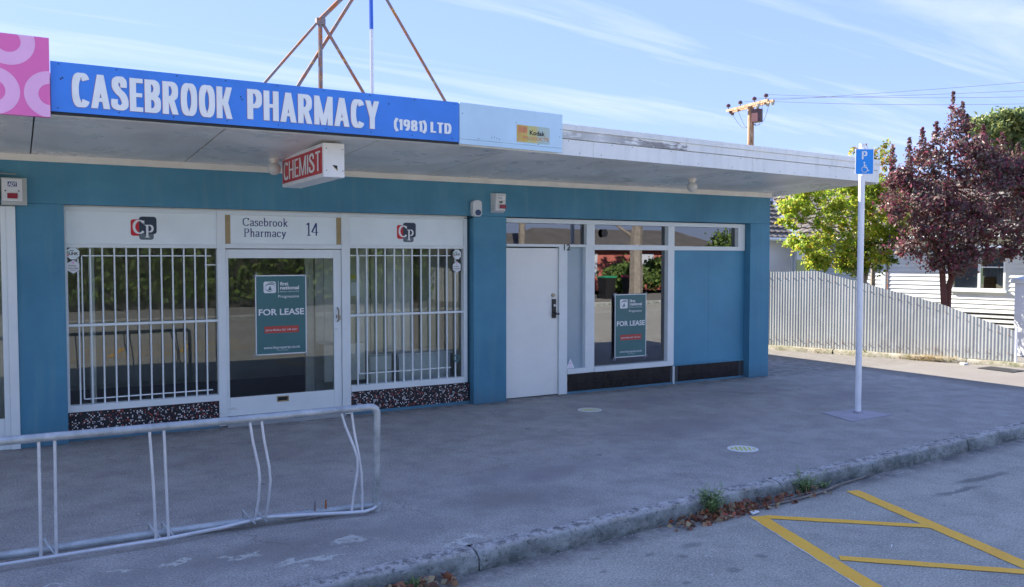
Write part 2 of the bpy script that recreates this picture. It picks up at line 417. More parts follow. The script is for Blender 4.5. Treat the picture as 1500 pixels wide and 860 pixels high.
M['psign'] = paint('parking_sign_blue', (0.03, 0.30, 0.86), 0.3, 0.05, bump=0)
M['polewhite'] = paint('white_steel_post', (0.85, 0.86, 0.88), 0.35, 0.06, 0.15, (0.3, 0.3, 0.3), 5, 0.02)
M['patch'] = paint('concrete_patch', (0.40, 0.375, 0.42), 0.8, 0.12, 0.5, (0.13, 0.13, 0.14), 5, 0.4)
M['globe'] = paint('opal_glass_globe', (0.66, 0.65, 0.62), 0.25, 0.05, bump=0)
M['alarmwhite'] = paint('white_alarm_plastic', (0.68, 0.69, 0.70), 0.35, 0.04, 0.1, bump=0)
M['alarmred'] = paint('red_lens', (0.30, 0.015, 0.04), 0.2, 0.05, bump=0)
M['alarmblue'] = paint('blue_lens', (0.01, 0.04, 0.12), 0.12, 0.05, bump=0)
M['galvbox'] = paint('galvanised_box', (0.45, 0.46, 0.45), 0.4, 0.15, 0.2, metal=0.5)
M['discyellow'] = paint('yellow_print', (0.62, 0.60, 0.12), 0.6, 0.05, 0.3, bump=0)
M['discwhite'] = paint('white_floor_vinyl', (0.74, 0.74, 0.72), 0.6, 0.05, 0.15, bump=0.1)
M['tile'] = paint('black_glazed_tile', (0.018, 0.015, 0.016), 0.22, 0.3, 0.08, (0.10, 0.09, 0.09), 6, 0.02, spec=0.45)
M['orangeprint'] = paint('faded_orange_print', (.62, .25, .10), .4, .2, .5, (.6, .45, .15), 20, 0)
M['grout'] = paint('dark_grout', (0.07, 0.075, 0.08), 0.8)
M['interior_wall'] = paint('interior_wall_paint', (0.55, 0.55, 0.48), 0.8)
M['interior_floor'] = paint('interior_floor', (0.06, 0.055, 0.05), 0.5)
M['blind'] = paint('pale_blind_fabric', (0.84, 0.86, 0.80), 0.7)
M['blind2'] = paint('olive_blind_fabric', (0.52, 0.55, 0.42), 0.7)
M['roofiron'] = paint('grey_roof_iron', (0.22, 0.23, 0.24), 0.5)
M['cladding'] = paint('rendered_block', (0.35, 0.36, 0.36), 0.8)

# mosaic backing + chips
M['mosaic_back'] = paint('mosaic_backing', (0.022, 0.022, 0.03), 0.3, 0.2, bump=0.1)
g = G('mosaic_chips')
f = g.island()
c = g.ramp(f, [(0.0, (0.86, 0.86, 0.86)), (0.50, (0.60, 0.10, 0.07)), (0.66, (0.36, 0.38, 0.46)), (0.72, (0.30, 0.12, 0.10)), (0.85, (0.05, 0.05, 0.07))], 'CONSTANT')
M['chips'] = g.fin(c, 0.3)

# glass: thin sheet, mirror-like reflection over a slightly tinted see-through body
def glass(name, ior=1.55, tint=(0.90, 0.92, 0.91)):
    g = G(name)
    g.n.remove(g.b)
    fr = g.new('ShaderNodeFresnel'); fr.inputs['IOR'].default_value = ior
    tr = g.new('ShaderNodeBsdfTransparent'); tr.inputs['Color'].default_value = tint + (1,)
    gl = g.new('ShaderNodeBsdfGlossy'); gl.inputs['Roughness'].default_value = 0.004
    gl.inputs['Color'].default_value = (0.95, 0.97, 1.0, 1)
    bm_ = g.new('ShaderNodeBump'); bm_.inputs['Strength'].default_value = 0.02; bm_.inputs['Distance'].default_value = 0.02
    nn = g.new('ShaderNodeTexNoise'); nn.inputs['Scale'].default_value = 1.3; g.l.new(g.pos, nn.inputs['Vector'])
    g.l.new(nn.outputs['Fac'], bm_.inputs['Height']); g.l.new(bm_.outputs[0], gl.inputs['Normal'])
    mx = g.new('ShaderNodeMixShader')
    g.l.new(fr.outputs[0], mx.inputs[0]); g.l.new(tr.outputs[0], mx.inputs[1]); g.l.new(gl.outputs[0], mx.inputs[2])
    g.l.new(mx.outputs[0], g.o.inputs[0])
    return g.m
M['glass'] = glass('shop_glass', 1.5)
M['glass_d'] = glass('old_house_glass', 1.18, (0.6, 0.62, 0.62))
M['glass_b'] = glass('transom_glass', 2.5, (0.6, 0.64, 0.64))
M['glass_c'] = glass('big_window_glass', 2.7, (0.7, 0.74, 0.72))
M['pale_pane'] = paint('pale_blue_pane', (0.36, 0.46, 0.52), 0.25, 0.15, scale=0.8, bump=0)  # narrow pane: opaque mottled blue-grey

def leafmat(name, cols, trans=0.35, rough=0.5):
    g = G(name)
    f = g.island()
    n = len(cols)
    c = g.ramp(f, [(i / n, cols[i]) for i in range(n)], 'CONSTANT')
    g.fin(c, rough, 0, 0.35)
    tl = g.new('ShaderNodeBsdfTranslucent'); g.l.new(c, tl.inputs['Color'])
    mx = g.new('ShaderNodeMixShader'); mx.inputs[0].default_value = trans
    g.l.new(g.b.outputs[0], mx.inputs[1]); g.l.new(tl.outputs[0], mx.inputs[2]); g.l.new(mx.outputs[0], g.o.inputs[0])
    return g.m
M['leaf_yellow'] = leafmat('yellow_green_leaves', [(0.40, 0.50, 0.04), (0.30, 0.44, 0.04), (0.50, 0.53, 0.06), (0.17, 0.30, 0.04), (0.44, 0.54, 0.07), (0.54, 0.42, 0.08)], 0.5)
M['leaf_orange'] = leafmat('turning_leaves', [(0.46, 0.42, 0.09), (0.30, 0.36, 0.07), (0.48, 0.28, 0.10), (0.20, 0.27, 0.06)], 0.45)
M['leaf_purple'] = leafmat('plum_leaves', [(0.17, 0.08, 0.09), (0.12, 0.07, 0.08), (0.26, 0.06, 0.09), (0.21, 0.13, 0.12), (0.15, 0.12, 0.11), (0.25, 0.17, 0.14), (0.27, 0.08, 0.11), (0.16, 0.16, 0.12)], 0.38, 0.35)
M['leaf_pine'] = leafmat('pine_foliage', [(0.20, 0.27, 0.10), (0.27, 0.32, 0.11), (0.32, 0.35, 0.12), (0.13, 0.19, 0.09)], 0.35)
M['leaf_hedge'] = leafmat('hedge_leaves', [(0.12, 0.20, 0.05), (0.17, 0.26, 0.06), (0.08, 0.14, 0.04), (0.20, 0.26, 0.08)], 0.3)
M['weed'] = leafmat('weed_leaves', [(0.22, 0.33, 0.14), (0.30, 0.42, 0.16), (0.38, 0.46, 0.18), (0.15, 0.22, 0.10)], 0.3)
M['deadleaf'] = leafmat('dead_leaves', [(0.34, 0.14, 0.07), (0.24, 0.10, 0.06), (0.42, 0.24, 0.13), (0.18, 0.09, 0.06), (0.46, 0.36, 0.2), (0.44, 0.12, 0.07), (0.36, 0.30, 0.2)], 0.15)
M['straw'] = leafmat('dry_grass', [(0.52, 0.40, 0.20), (0.42, 0.30, 0.15), (0.60, 0.48, 0.28)], 0.2)
M['bark'] = paint('brown_bark', (0.13, 0.085, 0.065), 0.9, 0.3, 0.4, (0.25, 0.2, 0.18), 12, 0.8, 40)
M['barkred'] = paint('plum_bark', (0.12, 0.045, 0.035), 0.8, 0.3, 0.2, (0.22, 0.12, 0.1), 12, 0.6, 40)
M['barkgrey'] = paint('grey_bark', (0.24, 0.21, 0.18), 0.9, 0.3, 0.4, (0.35, 0.3, 0.27), 9, 0.8, 30)
g = G('weathered_pole_wood')
c = g.mix(g.ramp(g.noise(9, 8, 0.7, g.mapped((2, 2, 0.3))), [(0.38, 0.0), (0.6, 1.0)]), (0.26, 0.11, 0.05), (0.60, 0.42, 0.28))
M['polewood'] = g.fin(c, 0.85)
M['insul'] = paint('brown_porcelain', (0.10, 0.045, 0.05), 0.25)
M['wirem'] = paint('grey_wire', (0.16, 0.16, 0.17), 0.5)
g = G('peeling_weatherboard')
c = g.mix(g.ramp(g.noise(0.8, 6, 0.6), [(0.35, 0.0), (0.65, 1.0)]), (0.62, 0.65, 0.64), (0.78, 0.79, 0.78))
x = g.xyz()
pl = g.math('MULTIPLY', g.ramp(g.noise(5, 10, 0.8), [(0.54, 0.0), (0.62, 0.8)]), g.ramp(x[2], [(0.45, 1.0), (0.98, 0.0)]))
c = g.mix(pl, c, (0.36, 0.34, 0.29))
M['wboard'] = g.fin(c, 0.6)
g = G('concrete_roof_tiles')
f = g.island()
c = g.ramp(f, [(0.0, (0.13, 0.11, 0.098)), (0.25, (0.17, 0.145, 0.13)), (0.5, (0.10, 0.09, 0.082)), (0.75, (0.145, 0.125, 0.112))], 'CONSTANT')
c = g.mix(g.ramp(g.noise(1.2, 8, 0.7), [(0.4, 0.0), (0.7, 0.5)]), c, (0.20, 0.18, 0.165))
c = g.mix(g.ramp(g.noise(16, 8, 0.8), [(0.6, 0.0), (0.68, 0.6)]), c, (0.14, 0.13, 0.12))
M['rooftile'] = g.fin(c, 0.85)
M['curtain'] = paint('net_curtain', (0.55, 0.58, 0.66), 0.9, 0.1)
M['cardboard'] = paint('cardboard', (0.36, 0.22, 0.09), 0.8, 0.15)
M['darkvoid'] = paint('dark_vent_board', (0.06, 0.055, 0.05), 0.8, 0.3)
M['dirt'] = paint('bare_dirt_yard', (0.20, 0.17, 0.10), 0.95, 0.3, 0.5, (0.10, 0.14, 0.05), 2.0, 0.6)
M['ground'] = paint('distant_grassy_ground', (0.09, 0.12, 0.05), 0.95, 0.3, 0.4, (0.2, 0.17, 0.1), 0.4, 0.3)
M['gate_white'] = paint('white_gatepost_paint', (0.76, 0.77, 0.78), 0.5, 0.04)
M['redwall'] = paint('salmon_brick', (0.50, 0.15, 0.12), 0.8, 0.15)
M['binlid_g'] = paint('green_bin_lid', (0.03, 0.28, 0.14), 0.4)
M['binlid_r'] = paint('red_bin_lid', (0.50, 0.05, 0.10), 0.4)

# ------------------------------------------------------------------ mesh helper
ORG = {}   # world origin of every object

class MB:
    def __init__(s): s.v = []; s.f = []; s.smooth = False
    def add(s, vs_, fs_):
        n = len(s.v); s.v += [tuple(p) for p in vs_]; s.f += [tuple(i + n for i in f) for f in fs_]; return s
    def box(s, x0, x1, y0, y1, z0, z1):
        return s.add([(x0, y0, z0), (x1, y0, z0), (x1, y1, z0), (x0, y1, z0), (x0, y0, z1), (x1, y0, z1), (x1, y1, z1), (x0, y1, z1)],
                     [(0, 3, 2, 1), (4, 5, 6, 7), (0, 1, 5, 4), (1, 2, 6, 5), (2, 3, 7, 6), (3, 0, 4, 7)])
    def hexa(s, P):  # 8 points: bottom 4 then top 4
        return s.add(P, [(0, 3, 2, 1), (4, 5, 6, 7), (0, 1, 5, 4), (1, 2, 6, 5), (2, 3, 7, 6), (3, 0, 4, 7)])
    def quad(s, a, b, c, d): return s.add([a, b, c, d], [(0, 1, 2, 3)])
    def prism(s, poly, z0, z1):
        n = len(poly)
        return s.add([(x, y, z0) for x, y in poly] + [(x, y, z1) for x, y in poly],
                     [tuple(range(n))[::-1], tuple(range(n, 2 * n))] + [(i, (i + 1) % n, n + (i + 1) % n, n + i) for i in range(n)])
    def prismY(s, poly, y0, y1):
        """poly in (x, z), front face at y0 (towards the street)"""
        n = len(poly)
        return s.add([(x, y0, z) for x, z in poly] + [(x, y1, z) for x, z in poly],
                     [tuple(range(n)), tuple(range(n, 2 * n))[::-1]] + [((i + 1) % n, i, n + i, n + (i + 1) % n) for i in range(n)])
    def tube(s, pts, r, seg=10, caps=True):
        pts = [Vector(p) for p in pts]; n = len(pts)
        rs = r if isinstance(r, (list, tuple)) else [r] * n
        t0 = (pts[1] - pts[0]).normalized()
        up = Vector((0, 0, 1)) if abs(t0.z) < 0.9 else Vector((1, 0, 0))
        u = t0.cross(up).normalized(); base = len(s.v)
        for i in range(n):
            a = pts[max(i - 1, 0)]; b = pts[min(i + 1, n - 1)]
            t = (b - a).normalized()
            u = (u - t * u.dot(t)).normalized(); w = t.cross(u)
            for k in range(seg):
                an = 2 * pi * k / seg
                s.v.append(tuple(pts[i] + (u * cos(an) + w * sin(an)) * rs[i]))
        for i in range(n - 1):
            for k in range(seg):
                a = base + i * seg + k; b = base + i * seg + (k + 1) % seg
                s.f.append((a, b, b + seg, a + seg))
        if caps:
            s.f.append(tuple(base + k for k in range(seg))[::-1])
            s.f.append(tuple(base + (n - 1) * seg + k for k in range(seg)))
        s.smooth = True
        return s
    def ball(s, c, r, sz=1.0, seg=16, rings=10):
        base = len(s.v)
        for i in range(rings + 1):
            th = pi * i / rings
            for k in range(seg):
                ph = 2 * pi * k / seg
                s.v.append((c[0] + r * sin(th) * cos(ph), c[1] + r * sin(th) * sin(ph), c[2] + r * sz * cos(th)))
        for i in range(rings):
            for k in range(seg):
                a = base + i * seg + k; b = base + i * seg + (k + 1) % seg
                s.f.append((a, a + seg, b + seg, b))
        s.smooth = True
        return s

def link(o, parent=None, loc=(0, 0, 0)):
    sc.collection.objects.link(o)
    loc = Vector(loc); ORG[o.name] = loc
    if parent is not None:
        o.parent = parent; o.location = loc - ORG[parent.name]
    else: o.location = loc
    return o

def empty(name, loc, label=None, cat=None, group=None, kind=None):
    o = bpy.data.objects.new(name, None); o.empty_display_size = 0.2
    link(o, None, loc); return tag(o, label, cat, group, kind)

def tag(o, label=None, cat=None, group=None, kind=None):
    if label: o['label'] = label
    if cat: o['category'] = cat
    if group: o['group'] = group
    if kind: o['kind'] = kind
    return o

def build(mb, name, mat, parent=None, kind=None, label=None, bevel=0.0, local=False, smooth=None):
    """mb in world coordinates -> ONE mesh object, origin at the middle of its foot"""
    v = np.array(mb.v, dtype=float)
    if local: org = np.zeros(3)
    else: org = np.array([(v[:, 0].min() + v[:, 0].max()) / 2, (v[:, 1].min() + v[:, 1].max()) / 2, v[:, 2].min()])
    me = bpy.data.meshes.new(name)
    me.from_pydata([tuple(p) for p in v - org], [], mb.f)
    sm = mb.smooth if smooth is None else smooth
    if sm: me.shade_smooth()
    me.materials.append(M[mat] if isinstance(mat, str) else mat)
    if sm:
        try: me.set_sharp_from_angle(angle=radians(38))
        except Exception: pass
    me.update()
    o = bpy.data.objects.new(name, me)
    if local and parent is not None: link(o, parent, ORG[parent.name])
    else: link(o, parent, org)
    if bevel > 0:
        b = o.modifiers.new('bevel', 'BEVEL'); b.width = bevel; b.segments = 2; b.limit_method = 'ANGLE'
    if kind: o['kind'] = kind
    if label: o['label'] = label
    return o

def copy_tree(o, loc=None, parent=None, rotz=None):
    c = o.copy(); sc.collection.objects.link(c)
    if parent is not None: c.parent = parent
    if loc is not None: c.location = loc
    if rotz is not None: c.rotation_euler.z = rotz
    for ch in [k for k in o.children]: copy_tree(ch, None, c)
    return c

# ------------------------------------------------------------------ lettering
def superarc(cx, cy, rx, ry, a0, a1, n=26, p=2.5):
    out = []
    for i in range(n + 1):
        a = radians(a0 + (a1 - a0) * i / n)
        c_, s_ = cos(a), sin(a)
        out.append((cx + rx * math.copysign(abs(c_) ** (2 / p), c_), cy + ry * math.copysign(abs(s_) ** (2 / p), s_)))
    return out
def smooth_path(pts, n=7):
    out = []
    P = [pts[0]] + list(pts) + [pts[-1]]
    for i in range(1, len(P) - 2):
        for k in range(n):
            t = k / n
            q = []
            for d in (0, 1):
                a, b, c_, e = P[i - 1][d], P[i][d], P[i + 1][d], P[i + 2][d]
                q.append(0.5 * (2 * b + (-a + c_) * t + (2 * a - 5 * b + 4 * c_ - e) * t * t + (-a + 3 * b - 3 * c_ + e) * t ** 3))
            out.append(tuple(q))
    out.append(pts[-1]); return out

def glyph(ch, V=0.22, H=0.17):
    """heavy condensed capitals: returns width and strokes; ('s', pts) curved, ('q', 4 pts) straight"""
    S = []
    def rect(x0, x1, y0, y1): S.append(('q', [(x0, y0), (x1, y0), (x1, y1), (x0, y1)]))
    def para(xb, yb, xt, yt, w): S.append(('q', [(xb, yb), (xb + w, yb), (xt + w, yt), (xt, yt)]))
    def stroke(p): S.append(('s', p))
    W = 0.50
    def bowl(y0, y1, x1): # from stem out and back
        m = (y0 + y1) / 2; rx = min(0.2, x1 - V / 2 - V * 0.6)
        right = [(x, y) for x, y in superarc(x1 - V / 2 - rx, m, rx, (y1 - y0) / 2 - H / 2, 90, -90, 16, 2.6)]
        stroke([(V * 0.5, y1 - H / 2)] + right + [(V * 0.5, y0 + H / 2)])
    if ch == 'C': stroke(superarc(.27, .5, .27 - V / 2, .5 - H / 2, 38, 322, 30)); W = .50
    elif ch == 'O': stroke(superarc(.27, .5, .27 - V / 2, .5 - H / 2, 0, 360, 40)); W = .54
    elif ch == 'S':
        stroke(smooth_path([(.46 - V * .5, .68), (.44 - V * .45, .84), (.25, 1 - H / 2), (V / 2 + .02, .86), (V / 2 + .01, .70), (.20, .56), (.32, .45), (.49 - V / 2, .30), (.49 - V / 2, .15), (.25, H / 2), (V / 2 - .01, .14), (V / 2 - .02, .32)])); W = .49
    elif ch == 'E': rect(0, V, 0, 1); rect(V, .41, 0, H); rect(V, .39, .5 - H * .45, .5 + H * .45); rect(V, .41, 1 - H, 1); W = .41
    elif ch == 'L': rect(0, V, 0, 1); rect(V, .41, 0, H); W = .41
    elif ch == 'T': rect(.23 - V / 2, .23 + V / 2, 0, 1 - H); rect(0, .46, 1 - H, 1); W = .46
    elif ch == 'I': rect(0, V, 0, 1); W = V
    elif ch == 'H': rect(0, V, 0, 1); rect(.52 - V, .52, 0, 1); rect(V, .52 - V, .5 - H * .45, .5 + H * .45); W = .52
    elif ch == 'B': rect(0, V, 0, 1); bowl(.47, 1, .48); bowl(0, .53, .51); W = .51
    elif ch == 'P': rect(0, V, 0, 1); bowl(.38, 1, .50); W = .50
    elif ch == 'D': rect(0, V, 0, 1); bowl(0, 1, .53); W = .53
    elif ch == 'R': rect(0, V, 0, 1); bowl(.42, 1, .50); para(.31, 0, .17, .46, V); W = .53
    elif ch == 'K': rect(0, V, 0, 1); para(.17, .42, .33, 1, V); para(.34, 0, .17, .6, V); W = .56
    elif ch == 'A': para(0, 0, .285 - V / 2, 1, V); para(.57 - V, 0, .285 - V / 2, 1, V); rect(.15, .42, .2, .2 + H * .85); W = .57
    elif ch == 'M': rect(0, V * .95, 0, 1); rect(.68 - V * .95, .68, 0, 1); para(.34 - V * .42, 0, .02, 1, V * .84); para(.34 - V * .42, 0, .66 - V * .84, 1, V * .84); W = .68
    elif ch == 'Y': rect(.27 - V / 2, .27 + V / 2, 0, .45); para(.27 - V / 2, .40, 0, 1, V); para(.27 - V / 2, .40, .54 - V, 1, V); W = .54
    elif ch == '1': rect(.10, .10 + V, 0, 1); para(.0, .74, .10, 1, V * .8); W = .10 + V
    elif ch == '9': stroke(superarc(.25, .68, .25 - V / 2, .32 - H / 2, 0, 360, 26)); stroke(smooth_path([(.50 - V / 2, .68), (.49 - V / 2, .40), (.40 - V / 2, .12), (.16, H / 2 - .02)])); W = .50
    elif ch == '8': stroke(superarc(.25, .735, .235 - V / 2, .265 - H / 2, 0, 360, 26)); stroke(superarc(.25, .275, .25 - V / 2, .275 - H / 2, 0, 360, 26)); W = .50
    elif ch == '(': stroke(smooth_path([(.24, 1.06), (.10, .75), (.08, .5), (.10, .2), (.24, -.12)])); W = .26
    elif ch == ')': stroke(smooth_path([(.02, 1.06), (.16, .75), (.18, .5), (.16, .2), (.02, -.12)])); W = .26
    elif ch == ' ': W = .30
    return W, S

def letter_mesh(mb, text, x0, x1, z0, h, y, V=0.22, H=0.17, gap=0.075, thick=0.004, place=None):
    tot = sum(glyph(c, V, H)[0] + gap for c in text) - gap
    k = (x1 - x0) / tot; cx = x0; lay = 0
    if place is None: place = lambda px, pz, off: (px, y - off, pz)
    for c in text:
        W, S = glyph(c, V, H)
        for kind, p in S:
            lay += 1; o1 = thick + 0.0004 * (lay % 6)
            if kind == 'q': polys = [p]
            else:
                closed = abs(p[0][0] - p[-1][0]) < 1e-6 and abs(p[0][1] - p[-1][1]) < 1e-6
                L = []; R = []
                n = len(p)
                for i in range(n):
                    a = p[i - 1] if i > 0 else (p[-2] if closed else p[0])
                    b = p[i + 1] if i < n - 1 else (p[1] if closed else p[-1])
                    tx, ty = b[0] - a[0], b[1] - a[1]; l = sqrt(tx * tx + ty * ty) or 1; tx /= l; ty /= l
                    w = (V * abs(ty) ** 1.3 + H * abs(tx) ** 1.3) / 2
                    L.append((p[i][0] - ty * w, p[i][1] + tx * w)); R.append((p[i][0] + ty * w, p[i][1] - tx * w))
                polys = [[L[i], R[i], R[i + 1], L[i + 1]] for i in range(n - 1)]
            for q in polys:
                fr = [place(cx + a * k, z0 + b * h, o1) for a, b in q]
                mb.add(fr, [tuple(range(len(fr)))])
        cx += (W + gap) * k
    return mb

def text_mesh(mb, s, x, z, size, y, sx=1.0, bold=0.0, align='LEFT', place=None, off=0.003, fit=None):
    """flat print in the built-in face, added to mb as faces at depth y"""
    cu = bpy.data.curves.new('t', 'FONT'); cu.body = s; cu.size = 1.0; cu.align_x = 'LEFT'
    cu.offset = bold; cu.resolution_u = 3
    ob = bpy.data.objects.new('t', cu); sc.collection.objects.link(ob)
    dg = bpy.context.evaluated_depsgraph_get()
    me = bpy.data.meshes.new_from_object(ob.evaluated_get(dg))
    vv = [(v.co.x, v.co.y) for v in me.vertices]
    ff = [tuple(p.vertices) for p in me.polygons]
    bpy.data.objects.remove(ob); bpy.data.curves.remove(cu); bpy.data.meshes.remove(me)
    if not vv: return mb
    xs = [a for a, b in vv]; w = max(xs) - min(xs); mn = min(xs)
    kx = size * sx if fit is None else fit / w
    o = x - (w * kx if align == 'RIGHT' else (w * kx / 2 if align == 'CENTER' else 0))
    if place is None: place = lambda px, pz, of: (px, y - of, pz)
    mb.add([place(o + (a - mn) * kx, z + b * size, off) for a, b in vv], ff)
    return mb

def rrect(x0, x1, z0, z1, r, n=5):
    out = []
    for cx, cz, a0 in ((x1 - r, z0 + r, -90), (x1 - r, z1 - r, 0), (x0 + r, z1 - r, 90), (x0 + r, z0 + r, 180)):
        for i in range(n + 1):
            a = radians(a0 + 90 * i / n); out.append((cx + r * cos(a), cz + r * sin(a)))
    return out
def ngon(cx, cz, rx, rz, n, a0=0):
    return [(cx + rx * cos(radians(a0) + 2 * pi * i / n), cz + rz * sin(radians(a0) + 2 * pi * i / n)) for i in range(n)]

# ================================================================== GROUND
def KY(x): return -4.84 + 0.0735 * (x - 1.8)        # street edge of the kerb top
KW = 0.125
base = MB().quad((-600, -600, -0.30), (900, -600, -0.30), (900, 900, -0.30), (-600, 900, -0.30))
build(base, 'ground', 'ground', kind='structure')
road = MB().add([(-60, -15.6, -0.13), (90, -22.0, -0.13), (90, KY(90), -0.13), (30, KY(30), -0.13), (9.5, KY(9.5), -0.13), (-60, KY(-60), -0.13)], [(0, 1, 2, 3, 4, 5)])
road_o = build(road, 'road', 'road', kind='structure', local=True)
fp = MB()
fp.add([(-60, KY(-60) + KW, 0), (16.4, KY(16.4) + KW, 0), (16.4, 14, 0), (-60, 14, 0)], [(0, 1, 2, 3)])
build(fp, 'footpath', 'path', kind='structure', local=True)
yd = MB().quad((14.5, -6, -0.02), (60, -6, -0.02), (60, 40, -0.02), (14.5, 40, -0.02))
build(yd, 'yard_ground', 'dirt', kind='structure', local=True)

kerb = empty('kerb', (2.3, KY(2.3), -0.13), kind='structure')
def kerb_seg(xa, xb, parent=None):
    mb = MB(); n = max(2, int((xb - xa) / 0.035)); prof_n = 7
    base = 0
    for i in range(n + 1):
        x = xa + (xb - xa) * i / n; y = KY(x)
        w1 = 0.005 * sin(x * 9.1) + 0.005 * sin(x * 23.7 + 1) + random.uniform(-.008, .008)
        w2 = 0.005 * sin(x * 13.3) + random.uniform(-.009, .007)
        endk = 0.012 if i in (0, n) else 0
        prof = [(y - 0.010, -0.15), (y - 0.006 + w1 * .6, -0.075), (y + 0.004 + w1, -0.032 - endk), (y + 0.026 + w2, -0.004 + w1 * .5 - endk),
                (y + 0.072 + w2, 0.006 + w2 * .5 - endk), (y + KW + w1, 0.004 + w2 * .4 - endk), (y + KW + 0.012, -0.05)]
        mb.v += [(x, a, b) for a, b in prof]
    for i in range(n):
        for k in range(prof_n - 1):
            a = i * prof_n + k; mb.f.append((a, a + prof_n, a + prof_n + 1, a + 1))
    mb.f.append(tuple(range(prof_n))); mb.f.append(tuple(n * prof_n + k for k in range(prof_n))[::-1])
    mb.smooth = True
    return build(mb, 'kerb_segment', 'kerb', kerb)
for xa, xb in ((-6, -0.9), (-0.89, 2.49), (2.502, 5.45), (5.462, 8.4), (8.412, 11.4), (11.41, 20), (20.02, 45)): kerb_seg(xa, xb)

# yellow bay markings
def bar2(p, q, w, z=-0.126, name='marking_bar', mat='yellow', parent=None, wob=0.004):
    p = Vector(p); q = Vector(q); d = (q - p); L = d.length; d /= L; nrm = Vector((-d.y, d.x)); n = max(2, int(L / 0.06))
    mb = MB(); A = []
    for i in range(n + 1):
        c_ = p + d * (L * i / n)
        for s_ in (1, -1):
            ww = w / 2 + random.uniform(-wob, wob)
            A.append((c_.x + nrm.x * s_ * ww, c_.y + nrm.y * s_ * ww, z))
    mb.v = A; mb.f = [(2 * i, 2 * i + 1, 2 * i + 3, 2 * i + 2) for i in range(n)]
    return build(mb, name, mat, parent)
mk = empty('bay_marking', (5.3, -5.5, -0.13), 'yellow painted no-parking bay lines on the road beside the kerb', 'road marking')
bar2((4.875, -4.86), (4.28, -6.62), 0.125, parent=mk)
bar2((6.115, -4.75), (5.44, -6.95), 0.125, -0.1262, parent=mk)
bar2((4.92, -4.905), (5.84, -5.72), 0.088, -0.1255, parent=mk)
bar2((4.66, -5.79), (5.50, -6.58), 0.088, -0.1252, parent=mk)
bar2((4.805, -4.87), (4.21, -6.62), 0.012, -0.1268, name='white_line_edge', mat='roadwhite', parent=mk)
# further bays (seen in the windows) and centre/edge lines
mk2 = empty('bay_marking', (2.0, -9.3, -0.13), 'yellow hatched bay lines farther out on the road, mirrored in the shop windows', 'road marking')
bar2((0.6, -8.6), (4.5, -9.6), 0.10, parent=mk2); bar2((0.8, -10.3), (4.6, -11.0), 0.10, parent=mk2); bar2((1.6, -8.9), (2.0, -10.4), 0.09, -0.1255, parent=mk2)
bar2((3.0, -9.25), (3.4, -10.7), 0.09, -0.1255, parent=mk2)
ln = MB()
for a, b in (((-40, -14.6), (60, -15.9)),):
    ln.quad((a[0], a[1] - .06, -.126), (b[0], b[1] - .06, -.126), (b[0], b[1] + .06, -.126), (a[0], a[1] + .06, -.126))
build(ln, 'edge_line', 'roadwhite', road_o)

# utility cover plate on the far side-street
uc = MB().prism([(13.85, -1.72), (14.25, -1.72), (14.3, -1.12), (13.9, -1.12)], 0.003, 0.012)
tag(build(uc, 'utility_cover', 'darkbox'), 'dark utility cover plate in the seal near the corrugated fence', 'cover plate')

# ================================================================== SHOP BUILDING
B = empty('shop_building', (5, 0, 0), 'single storey teal shop block with white framed shopfronts and a wide canopy', 'building')
W = 0.12   # shopfront plane
# walls: piers, beam, sides
for x0, x1 in ((0.012, 0.425), (4.972, 5.446), (9.765, 10.18)):
    build(MB().box(x0, x1, 0, 0.32, 0, 2.378), 'pier', 'teal', B, bevel=0.004)
build(MB().box(-5.2, 10.182, 0.0015, 0.32, 2.3795, 2.84), 'beam', 'teal', B, bevel=0.004)
build(MB().box(9.95, 10.1795, 0.322, 12, 0, 3.1), 'side_wall', 'teal', B)
build(MB().box(-6, 10.1795, 12.0, 12.2, 0, 3.1), 'rear_wall', 'cladding', B)
# interior shells
for x0, x1 in ((0.2, 5.0), (5.2, 9.95)):
    r = MB()
    r.quad((x0, 3.6, 0.02), (x1, 3.6, 0.02), (x1, 3.6, 2.7), (x0, 3.6, 2.7))
    r.quad((x0, 0.33, 0.02), (x0, 3.6, 0.02), (x0, 3.6, 2.7), (x0, 0.33, 2.7))
    r.quad((x1, 3.6, 0.02), (x1, 0.33, 0.02), (x1, 0.33, 2.7), (x1, 3.6, 2.7))
    r.quad((x0, 0.33, 2.7), (x1, 0.33, 2.7), (x1, 3.6, 2.7), (x0, 3.6, 2.7))
    build(r, 'interior_wall', 'interior_wall', B)
    build(MB().quad((x0, 0.2, 0.03), (x1, 0.2, 0.03), (x1, 3.6, 0.03), (x0, 3.6, 0.03)), 'interior_floor', 'interior_floor', B)
# batten under soffit
build(MB().box(-5.2, 10.19, -0.028, 0.02, 2.785, 2.853), 'batten', 'batten', B)

# canopy ---------------------------------------------------------------
def FY(x):   # street face of canopy
    return -2.20 if x <= 3.66 else -2.20 + 0.0856 * (x - 3.66)
def SZ(y): return 2.85 - 0.041 * y
joints = [-5.2, -3.95, -2.6, -1.2, 0.15, 1.55, 2.92, 4.30, 5.66, 7.07, 8.48, 9.94, 10.62]
canopy = empty('canopy_tmp', (0, 0, 0)); bpy.data.objects.remove(canopy)
for a, b in zip(joints[:-1], joints[1:]):
    a2, b2 = a + 0.006, b - 0.006
    mb = MB(); P = []
    ya, yb = FY(a2) + 0.012, FY(b2) + 0.012
    yi = 0.0 if b < 10.5 else 0.4
    if b > 10.5:
        P = [(a2, ya, SZ(ya)), (b2, yb, SZ(yb)), (b2, 0.4, SZ(.4)), (a2, -0.03, SZ(0))]
    else: P = [(a2, ya, SZ(ya)), (b2, yb, SZ(yb)), (b2, -0.03, SZ(0)), (a2, -0.03, SZ(0))]
    sag = random.uniform(-0.004, 0.002)
    mb.hexa([(x, y, z + sag) for x, y, z in P] + [(x, y, z + 0.02) for x, y, z in P])
    build(mb, 'soffit_panel', 'soffit', B)
